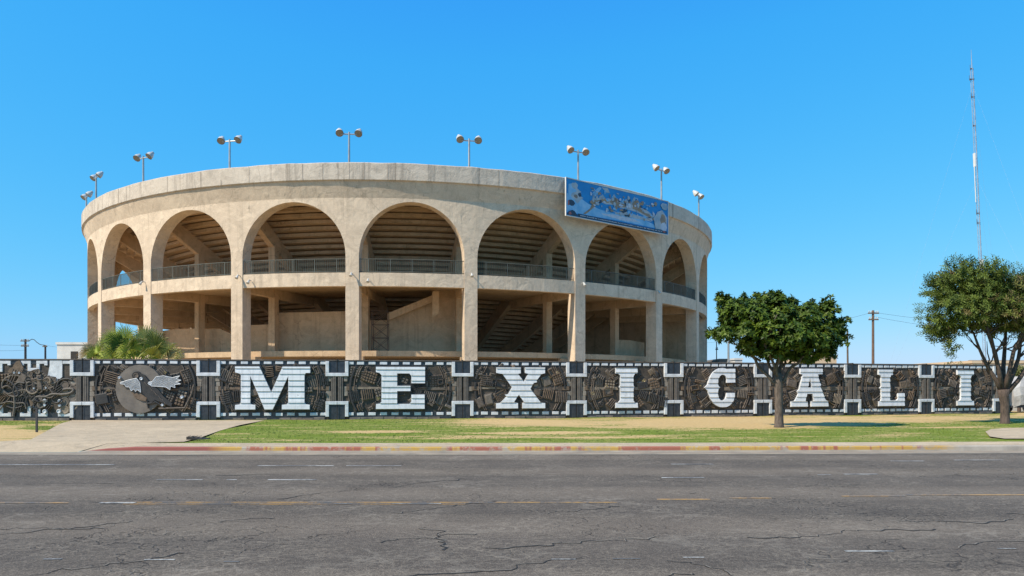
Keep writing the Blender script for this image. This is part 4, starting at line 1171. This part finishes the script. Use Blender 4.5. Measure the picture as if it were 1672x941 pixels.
lob = [(1200,510,0,.62,.6,.62),(1187,502,.1,.36,.4,.5),(1238,512,.2,.6,.7,.72),(1264,502,-.2,.5,.7,.55),(1284,512,.1,.6,.8,.6),(1322,522,.2,.62,.7,.65),(1350,520,-.1,.45,.6,.62),
       (1366,535,0,.36,.5,.3),(1185,546,-.2,.52,.45,.24),(1212,545,-.5,.6,.6,.45),(1248,548,-1.0,.7,.6,.55),(1285,550,-1.1,.7,.6,.6),(1320,555,-.8,.7,.6,.55),(1345,553,-.1,.55,.7,.5),
       (1240,540,1.1,.8,.7,.7),(1290,540,1.3,.9,.7,.7),(1330,540,1.0,.7,.7,.6),(1205,535,.8,.6,.7,.5),(1225,562,-.1,.5,.6,.35),(1270,570,.5,.6,.6,.3),(1308,572,.3,.6,.6,.35),(1335,572,-.3,.35,.5,.3),
       (1228,572,.2,.5,.5,.24),(1252,578,-.4,.45,.5,.22),(1283,582,.2,.5,.6,.22),(1318,584,.1,.5,.6,.22),(1300,565,-.9,.6,.4,.4),(1265,562,-1.0,.6,.4,.35),(1340,562,-.6,.5,.4,.4),(1265,522,-.6,.7,.6,.6),(1305,525,-.5,.7,.6,.6),(1228,522,-.6,.6,.5,.6)]
for (x, y, dy, a, c, e) in lob:
    lobe_leaves(b, R, A(x, y, dy), (a, c, e), int(170*(a*c+a*e+c*e)/1.0*.46)+8, .20, .10, 8)
for (x, y) in ((1177,488),(1208,497),(1240,487),(1265,484),(1287,489),(1328,497),(1352,494),(1375,530),(1168,545),(1182,520),(1372,548),(1352,575),(1218,490),(1300,500),(1341,505)):
    for k in range(5): lobe_leaves(b, R, A(x+R.uniform(-6,6), y+1+R.uniform(-5,9), R.uniform(-.5,.5)), (.13,.13,.2), 10, .16, .075, 8, .8, .6)
b.build('crown', M_leafA, t1)

# forked tree at the right edge
TY2 = F*1.64/(692-632); TX2 = px(1641, TY2); s2_ = TY2/F
def B2(x, y, dy=0): return Vector((px(x, TY2)-TX2, dy, (692-y)*s2_))
t2 = empty('forked_tree', (TX2, TY2, .16)); tag(t2, 'multi-stemmed tree with fine grey-green foliage at the right edge beside the last letter I', 'tree')
M_barkB = bark('dark_brown_bark', (.13,.09,.07), (.05,.036,.03)); M_leafB = leaf_mat('fine_grey_green_leaves', (.04,.065,.01), (.135,.18,.028), (.19,.125,.06), .6)
b = MB(); R = random.Random(33)
b.tube([B2(1641,695), B2(1641,690), B2(1641,675), B2(1641,660), B2(1639,648), B2(1638,636)], [.27,.20,.18,.185,.20,.25], 14)
ends = []
stems = [[(1636,640),(1627,622),(1612,598),(1600,572),(1590,545)], [(1637,640),(1628,610),(1618,578),(1603,548),(1596,515)], [(1638,640),(1638,612),(1633,575),(1632,545),(1620,505)],
         [(1639,640),(1642,612),(1645,575),(1655,545),(1660,505)], [(1640,642),(1655,615),(1668,585),(1674,560),(1690,530)], [(1641,645),(1662,622),(1680,596),(1700,565),(1715,535)], [(1638,640),(1648,600),(1660,570),(1672,535),(1680,500)]]
for i, sst in enumerate(stems):
    dy = [.0,-.3,.4,-.4,.2,0,.8][i]; pts = [B2(x, y, dy*k/2.) for k, (x, y) in enumerate(sst)]
    b.tube(pts, [.12,.095,.08,.06,.04], 8); ends.append(pts[-1])
    for j in (2, 3, 4):
        for _ in range(3):
            q = pts[j]; e = q + Vector((R.uniform(-1.1,1.1), R.uniform(-1,1), R.uniform(.3,1.3))); limb(b, q, e, .035, .01, R, 4, .07)
b.build('trunk', M_barkB, t2, smooth=True)
b = MB()
def tuft(b, R, p, axis, n=16, L=.17, W_=.03, tone=.5, brown=0):
    for k in range(n):
        u = k/n; q = p + axis*(u*.35 - .1); s = axis.orthogonal().normalized(); s2 = axis.cross(s); a = k*2.4
        d = (s*cos(a)+s2*sin(a))*.9 + axis*.7
        leaf(b, q, d, axis, L*R.uniform(.7,1.2), W_, (min(1,max(0,tone+R.uniform(-.3,.3))), brown, 0), .15)
def tuft_lobe(c, rad, n, brown=.0, out=1.0):
    for _ in range(n):
        v = rvec(R); p = c + Vector((v.x*rad[0], v.y*rad[1], v.z*rad[2]))*R.uniform(.45,1.08)
        ax = (v*out + Vector((0,0,.35)) + rvec(R)*.4).normalized(); br = R.random()*.9 if R.random() < brown else .05*R.random()
        tuft(b, R, p, ax, 13, .18, .05, R.uniform(.15,.8), br)
lob2 = [(1568,455,0,.85,.8,.75,.05),(1540,470,.2,.55,.6,.5,.1),(1600,455,-.4,.8,.8,.7,.15),(1585,490,-.7,.9,.7,.7,.05),(1545,505,-.3,.75,.8,.6,.05),(1530,530,0,.5,.6,.35,.2),(1560,535,.3,.55,.6,.4,.15),
        (1625,465,.3,.8,.9,.7,.25),(1620,500,-.6,.8,.7,.6,.4),(1655,475,-.2,.8,.9,.6,.45),(1690,470,.2,.9,.9,.7,.5),(1665,505,.5,.9,.8,.6,.6),(1700,505,0,.9,.9,.7,.5),(1730,490,0,.9,.9,.8,.4),(1750,520,.2,.8,.8,.6,.4),
        (1590,470,1.2,1.1,.7,.9,.1),(1650,480,1.3,1.2,.8,.9,.4),(1552,562,-.1,.22,.3,.28,.3),(1600,525,.2,.6,.6,.35,.3),(1635,530,.2,.8,.7,.4,.5),(1670,535,-.3,.8,.7,.4,.6),(1640,515,-.9,.8,.6,.5,.5),(1575,515,-.9,.7,.6,.5,.2),(1545,545,.4,.5,.5,.3,.2)]
for (x, y, dy, a, c, e, br) in lob2: tuft_lobe(B2(x, y, dy), (a, c, e), int(150*(a*c+a*e+c*e)*.72), br)
for (x, y) in ((1550,428),(1562,424),(1575,427),(1518,458),(1512,478),(1520,452),(1600,432),(1625,435),(1650,440),(1665,438),(1510,512),(1515,540),(1508,498),(1555,575)):
    for k in range(7): tuft(b, R, B2(x+R.uniform(-6,6), y+R.uniform(-2,10), R.uniform(-.3,.3)), (Vector((R.uniform(-.6,.6),R.uniform(-.4,.4),1)) if y < 460 else Vector((-1,0,R.uniform(-.5,.6)))).normalized(), 14, .14, .035, .6, 0)
b.build('crown', M_leafB, t2)

# fan palms behind the wall
M_palm = leaf_mat('fan_palm_green', (.06,.11,.012), (.36,.42,.06), (.55,.40,.22), .5)
M_ptrunk = bark('palm_trunk_fibre', (.17,.12,.08), (.08,.055,.035))
def fan_palm(X, Y, H, fr, label, rfan, seed):
    t = empty('fan_palm', (X, Y, .12)); tag(t, label, 'palm', 'fan palms behind the mural wall'); R = random.Random(seed)
    b = MB(); b.tube([(0,0,0),(0,0,H*.4),(0,0,H*.8),(0,0,H)], [.36,.33,.31,.22], 14); b.build('trunk', M_ptrunk, t)
    for (ex, ey, ez, br) in fr:            # blade position relative to the heart of the palm
        b = MB(); base = Vector((0,0,H-.15)); tip = base + Vector((ex, ey, ez)); L = (tip-base).length
        b.tube([tuple(base), tuple(base.lerp(tip,.5)+Vector((0,0,.10))), tuple(tip)], [.04,.03,.02], 6); b.c = [(.6,br,0)]*len(b.v)
        d2 = (tip - base).normalized(); d2 = (d2 + Vector((0,0,.25))).normalized()
        f = Vector((R.uniform(-.55,.55), -1, R.uniform(-.1,.5))) if R.random() < .75 else rvec(R)    # the way the blade faces
        side = d2.cross(f)
        if side.length < .15: side = d2.orthogonal()
        side.normalize(); nrm = side.cross(d2).normalized()
        n = 30; t0 = R.choice([.0,.15,.5,.8,1.]); rf = rfan*R.uniform(.8,1.12)
        for k in range(n):
            a = -1.95 + 3.9*k/(n-1); dirv = d2*cos(a) + side*sin(a); Lr = rf*(1-.12*abs(a)/2)*R.uniform(.9,1.06); w = rf*.062
            s = (-d2*sin(a) + side*cos(a)); off = nrm*(.035 if k % 2 else -.035); dr = R.uniform(.02,.30)*rf*(1+br)
            q = [tip, tip+dirv*Lr*.45, tip+dirv*Lr*.70 - Vector((0,0,.02)), tip+dirv*Lr - Vector((0,0,dr))]
            w_ = [.012, w*.95, w*.55, .005]; kk = len(b.v); tone = (min(1,max(0,t0+R.uniform(-.2,.2))), br, 0)
            for j in range(4):
                fo = nrm*.025*(1 if j in (1,2) else 0)
                b.v += [tuple(q[j]+s*w_[j]/2+off*.3), tuple(q[j]+fo), tuple(q[j]-s*w_[j]/2+off*.3)]
                b.c += [tone if j < 3 else (tone[0], min(1, br+.5), 0)]*3
            for j in range(3):
                for e in range(2): z = kk+3*j+e; b.f.append((z, z+1, z+4, z+3)); b.m.append(0)
        b.build('frond', M_palm, t)
YP = 41.0
R = random.Random(4)
def PF(p, y, H, X0p, dy, br=.05): return ((p-X0p)/F*YP, dy, pz(y, YP)-.12-(H-.15), br)
fr = [PF(p, y, 2.9, 222, R.uniform(-.6,.6), br) for (p, y, br) in ((190,556,0),(212,552,.0),(228,562,.05),(246,554,.35),(262,566,.1),(272,574,.3),(176,576,.05),(200,574,0),(236,576,.0),(255,580,.2),(216,580,0),
      (188,584,.05),(222,570,.0),(205,564,.0),(280,584,.75),(268,582,.15),(240,566,.5))]
fr += [(R.uniform(-1.4,1.4), R.uniform(-1.1,1.3), R.uniform(-.4,1.0), .05) for _ in range(5)]
fan_palm(px(222,YP), YP, 2.9, fr, 'large bright green fan palm in front of the left stadium pillars', 1.08, 5)
fr = [PF(p, y, 2.6, 145, R.uniform(-.4,.4), br) for (p, y, br) in ((122,578,.9),(128,570,.8),(140,580,.05),(150,576,.0),(146,566,.1),(160,580,.05),(132,584,.2),(168,578,0),(155,586,0))] + [(R.uniform(-.8,.8), R.uniform(-.8,.8), R.uniform(-.3,.6), .1) for _ in range(5)]
fan_palm(px(145,YP), YP+.8, 2.6, fr, 'small fan palm with dry brown fronds at the left of the bright palm', .72, 8)

# ------------------------------------------------------------------ poles, wires, mast, far buildings
def pole(p, ytop, Y, label, r=.13, arms=(), m=None, kind='utility_pole', cat='utility pole', tilt=0):
    X = px(p, Y); H = pz(ytop, Y) - .12; t = empty(kind, (X, Y, .12)); tag(t, label, cat)
    t.rotation_euler = (0, tilt, 0)
    b = MB(); b.tube([(0,0,-.3),(0,0,H)], [r, r*.75], 10); b.build('pole', m or M_wood, t)
    for (dz, w) in arms:
        b = MB(); b.box(-w, w, -.16, -.04, H-dz-.06, H-dz+.06); a = b.build('crossarm', M_wood, t)
        b = MB()
        for x in (-w+.1, -w*.45, w*.45, w-.1): b.tube([(x,-.1,H-dz+.06),(x,-.1,H-dz+.2),(x,-.1,H-dz+.26)], [.035,.06,.03], 8)
        b.build('insulator', M_lampw, a)
    return X, Y, H
pole(1425.5, 507, 75, 'tall wooden utility pole with two crossarms right of the round tree', .15, ((.3,.55),(.95,.5)), mat('reddish_pole_wood', (.19,.115,.08), .9, (.11,.07,.05), 3))
pole(1385, 537, 70, 'plain thin leaning pole left of the tall wooden utility pole', .10, (), None, 'utility_pole', 'pole', -.012)
pole(41.5, 554, 95, 'dark utility pole with two crossarms at the far left', .17, ((.25,.55),(.9,.5)), M_wire)
pole(74, 564, 110, 'shorter dark utility pole at the left behind the wall', .17, ((.2,.35),), M_wire)
pole(1189.5, 556, 62, 'pale plain pole just right of the stadium under the tree', .11, (), M_steel, 'steel_pole', 'pole')
pole(1170, 558, 85, 'thin dark pole close to the right edge of the stadium', .07, ((.9,.15),), M_wood)
pole(1606, 585, 60, 'short reddish post behind the wall near the forked tree', .12, (), bpy.data.materials['reddish_pole_wood'], 'steel_pole', 'pole')
def wire(a, b_3, sag, label, r=.012, n=16):
    b = MB(); a = Vector(a); c = Vector(b_3); b.tube([a.lerp(c, k/n) - Vector((0,0,sag*4*(k/n)*(1-k/n))) for k in range(n+1)], r, 5)
    tag(b.build('power_line', M_wire, None, loc=tuple(a)), label, 'power line', 'overhead wires')
P1 = (px(1425.5,75), 75, pz(510,75)); 
wire(P1, (px(1700,95), 95, pz(528,95)), .5, 'upper thin wire running right from the tall wooden pole')
wire((P1[0],75,pz(517,75)), (px(1700,95), 95, pz(541,95)), .6, 'lower thin wire running right from the tall wooden pole')
wire(P1, (px(1150,120), 120, pz(560,120)), .6, 'thin wire running left from the tall wooden pole behind the round tree')
P2 = (px(41.5,95), 95, pz(557,95)); P3 = (px(74,110), 110, pz(564,110))
wire((P2[0],95,pz(572,95)), (px(-160,60), 60, pz(560,60)), .3, 'thin wire running left from the dark pole')
wire((P2[0],95,pz(564,95)), (px(-160,60), 60, pz(545,60)), .3, 'upper thin wire running left from the dark pole')
wire(P3, (px(130,130), 130, pz(568,130)), .2, 'thin wire running right from the shorter dark pole')
b = MB(); b.tube([(px(x,Y_), Y_, pz(y,Y_)) for x, y, Y_ in ((42,557,95),(47,557,97),(52,554,99),(56,555,101),(60,559,103),(66,563,107),(74,564,110))], .045, 6)
tag(b.build('cable_bundle', M_rust, None, loc=P2), 'thick twisted cable bundle between the two dark poles at the left', 'cable')

MY = 150.0; mx0 = px(1611, MY); H = pz(112, MY) - .12
mt = empty('radio_mast', (mx0, MY, .12)); tag(mt, 'very tall slender lattice radio mast against the sky behind the forked tree', 'radio mast')
mt.rotation_euler = (0, -math.atan((1611-1587)/F*MY/H), 0)
M_mast = mat('mast_steel', (.36,.42,.50), .6, (.22,.25,.31), 1)
b = MB(); hwm = .30; nseg = 62
cr3 = [(hwm*cos(2*pi*k/3+.3), hwm*sin(2*pi*k/3+.3)) for k in range(3)]
for x, y in cr3: b.tube([(x,y,0),(x,y,H)], .05, 6)
b.build('mast_leg', M_mast, mt)
b = MB()
for s in range(nseg):
    z0, z1 = H*s/nseg, H*(s+1)/nseg
    for k in range(3):
        a, c = cr3[k], cr3[(k+1) % 3]
        if s % 2: a, c = c, a
        b.bar((a[0],a[1],z0), (c[0],c[1],z1), .045, 0, 5); b.bar((a[0],a[1],z1), (c[0],c[1],z1), .035, 0, 5)
b.build('lattice', M_mast, mt)
b = MB(); b.tube([(0,0,H),(0,0,H+1.6),(0,0,pz(80,MY)-.2)], [.1,.07,.03], 8); b.build('whip_antenna', M_mast, mt)
def mz(y): return pz(y, MY)-.12
b = MB(); b.box(-.42,-.22,-.3,.3, mz(272), mz(250)); b.tube([(-.42,0,mz(330)),(-.42,0,mz(270))], .08, 8); b.build('panel_antenna', M_white, mt)
b = MB(); b.box(-.42,.42,-.34,-.30, mz(440), mz(424)); b.build('panel_antenna', M_white, mt)
for y, w in ((112,.35),(129,.6),(158,.4),(348,.4),(364,.4),(205,.3)):
    b = MB(); z = mz(y); b.box(-w,w*.6,-.08,.08,z-.1,z+.1); b.tube([(-w,0,z-.3),(-w,0,z+.8)], .04, 6); b.build('antenna_bracket', M_rust, mt)
b = MB()
for k in range(3):
    a = 2*pi*k/3+.8
    for zz, rr in ((.95,20),(.66,20),(.4,12)): b.tube([(0,0,H*zz),(rr*cos(a)*1.0,rr*sin(a),0)], .007, 4)
b.build('guy_wire', M_mast, mt)

def far_building(name, x0, x1, ytop, Y, m, label, cat, depth=10, roof=None, parapet=True):
    X0, X1 = px(x0, Y), px(x1, Y); H = pz(ytop, Y)-.12; t = empty(name, ((X0+X1)/2, Y, .12)); tag(t, label, cat); w = (X1-X0)/2
    b = MB(); b.box(-w, w, 0, depth, 0, H-.25); b.build('wall', m, t)
    b = MB(); b.box(-w-.1, w+.1, -.1, depth+.1, H-.248, H); b.build('roof', roof or m, t)
    b = MB(); n = max(1, int(w/1.5))
    for k in range(n): x = -w + 2*w*(k+.5)/n; b.box(x-.4, x+.4, -.02, .03, H-1.9, H-1.0)
    b.build('window', M_dark, t); return t
far_building('warehouse', 93, 150, 559, 80, M_white, 'white boxy building behind the small palm at the left', 'building', 8)
far_building('house', 1318, 1366, 580, 90, M_beige, 'beige flat-roofed house glimpsed under the round tree crown', 'house')
far_building('house', 1175, 1187, 586, 100, M_roof, 'low grey-green shed right of the stadium', 'shed')
far_building('house', 1200, 1212, 585, 100, M_white, 'tiny pale house between the stadium and the round tree', 'house')
far_building('warehouse', 1588, 1760, 589, 70, M_beige, 'long low building with a grey roof behind the forked tree', 'building', 14)
t = empty('gabled_roof_house', (px(1665,85), 85, .12)); tag(t, 'wide brown roofed house far behind the forked tree', 'house')
b = MB(); b.box(-5, 14, 0, 9, 0, 3.5); b.build('wall', M_beige, t)
b = MB(); b.add([(-5.4,-.5,3.5),(14.6,-.5,3.5),(14.6,9.5,3.5),(-5.4,9.5,3.5),(-3,4.5,4.95),(14.6,4.5,4.95)], [(0,1,5,4),(2,3,4,5),(0,4,3),(1,2,5),(0,3,2,1)]); b.build('roof', M_roof, t)
# distant shrubs right of the wall
M_leafC = leaf_mat('dusty_leaves', (.08,.11,.03), (.17,.19,.06), (.28,.22,.12), .6)
def bush(x, y0, y1, wpx, Y, label, seed, brown=.3, n=700, name='shrub', cat='shrub'):
    t = empty(name, (px(x,Y), Y, .15)); tag(t, label, cat); R = random.Random(seed); H = pz(y0,Y)-.15; w = wpx/F*Y/2
    b = MB(); b.tube([(0,0,-.1),(0,0,H*.5)], [.12,.07], 8)
    for k in range(6): limb(b, (0,0,H*.35), (R.uniform(-w,w)*.7, R.uniform(-w,w)*.7, H*.75), .05, .012, R, 4)
    b.build('trunk', M_barkB, t)
    b = MB(); lob = [(R.uniform(-.55,.55)*w, R.uniform(-.5,.5)*w, H*R.uniform(.4,.82)) for _ in range(9)]
    for _ in range(n):
        c = Vector(R.choice(lob)); v = rvec(R); p = c + v*w*R.uniform(.2,.45)
        if p.z > H or p.z < .1: p.z = H*R.uniform(.3,.95)
        for k in range(5): leaf(b, p, rvec(R)+v*.6, v, .15*R.uniform(.7,1.2), .06, (R.random(), brown*R.random(), 0))
    b.build('crown', M_leafC, t)
bush(1664, 588, 640, 40, 49, 'green-brown small tree behind the parked covered trailer at the right edge', 41, .5, 900, 'small_tree', 'tree')
bush(1578, 584, 600, 60, 66, 'bare brownish bush behind the wall near the last letter I', 42, .9, 700)
bush(1215, 588, 600, 24, 80, 'small green bush behind the wall beneath the round tree', 43, .1, 300)
# covered trailer right of the wall
tY = 47.0; tr = empty('covered_trailer', (px(1662,tY), tY, .15)); tag(tr, 'pale grey covered trailer parked past the right end of the mural wall', 'trailer')
M_cover = mat('pale_tarp', (.50,.47,.44), .7, (.32,.29,.27), 1.5, bs=.6, bsc=3, bd=.08)
b = MB(); K = 9
sec = [(-1.0,.45),(-1.05,1.1),(-.95,1.6),(-.6,1.9),(0,2.0),(.6,1.9),(.95,1.6),(1.05,1.1),(1.0,.45)]
for k in range(K):
    for (y, z) in sec: b.v.append((-.95+3.2*k/(K-1), y*(1+.04*sin(k*2.1)), z + .10*sin(k*1.7+y) + (.35 if 2 <= k <= 4 and z > 1.7 else 0)))
for k in range(K-1):
    for j in range(8): a = k*9+j; b.f.append((a, a+9, a+10, a+1)); b.m.append(0)
b.f += [tuple(range(8,-1,-1)), tuple((K-1)*9+j for j in range(9))]; b.m += [0,0]
b.build('cover', M_cover, tr, smooth=False)
b = MB(); b.box(-1.0,2.3,-.95,.95,.35,.47); b.box(-1.9,-1.0,-.06,.06,.38,.46); b.build('chassis', M_wire, tr)
for x in (0, 1.3):
    for s in (-1,1):
        b = MB(); b.tube([(x, s*.88, .28),(x, s*1.06, .28)], .28, 18); wl = b.build('wheel', M_wire, tr)
        b = MB(); b.tube([(x, s*1.061, .28),(x, s*1.07, .28)], .15, 14); b.build('rim', M_steel, wl)
# slim black post on the lawn at the left
PYY = F*1.64/(706-632); t = empty('signpost', (px(60,PYY), PYY, .16)); tag(t, 'short slim black post standing on the grass in front of the knotwork panel', 'post')
hp = (706-668)/F*PYY
b = MB(); b.box(-.032,.032,-.025,.025,-.1,hp); b.build('post', M_wire, t)
b = MB(); b.box(-.04,.04,-.032,.032,hp+.001,hp+.04); b.build('cap', M_wire, t)
# open drain box at the edge of the lawn by the driveway
gx, gy = G(322, 719.5); t = empty('drain_grate', (gx, gy, .17)); tag(t, 'black drain opening at the pointed corner of the lawn by the driveway', 'drain')
b = MB(); b.add([(-.28,-.12,.03),(.2,-.1,.03),(.32,.22,.03),(-.1,.05,.03),(-.28,-.12,.12),(.2,-.1,.05),(.32,.22,.05),(-.1,.05,.12)], [(0,3,2,1),(4,5,6,7),(0,1,5,4),(1,2,6,5),(2,3,7,6),(3,0,4,7)]); b.build('opening', M_dark, t)
b = MB()
for k in range(4): b.box(-.24+.11*k,-.22+.11*k,-.11,.08,.125,.14)
b.build('grate', M_rust, t)
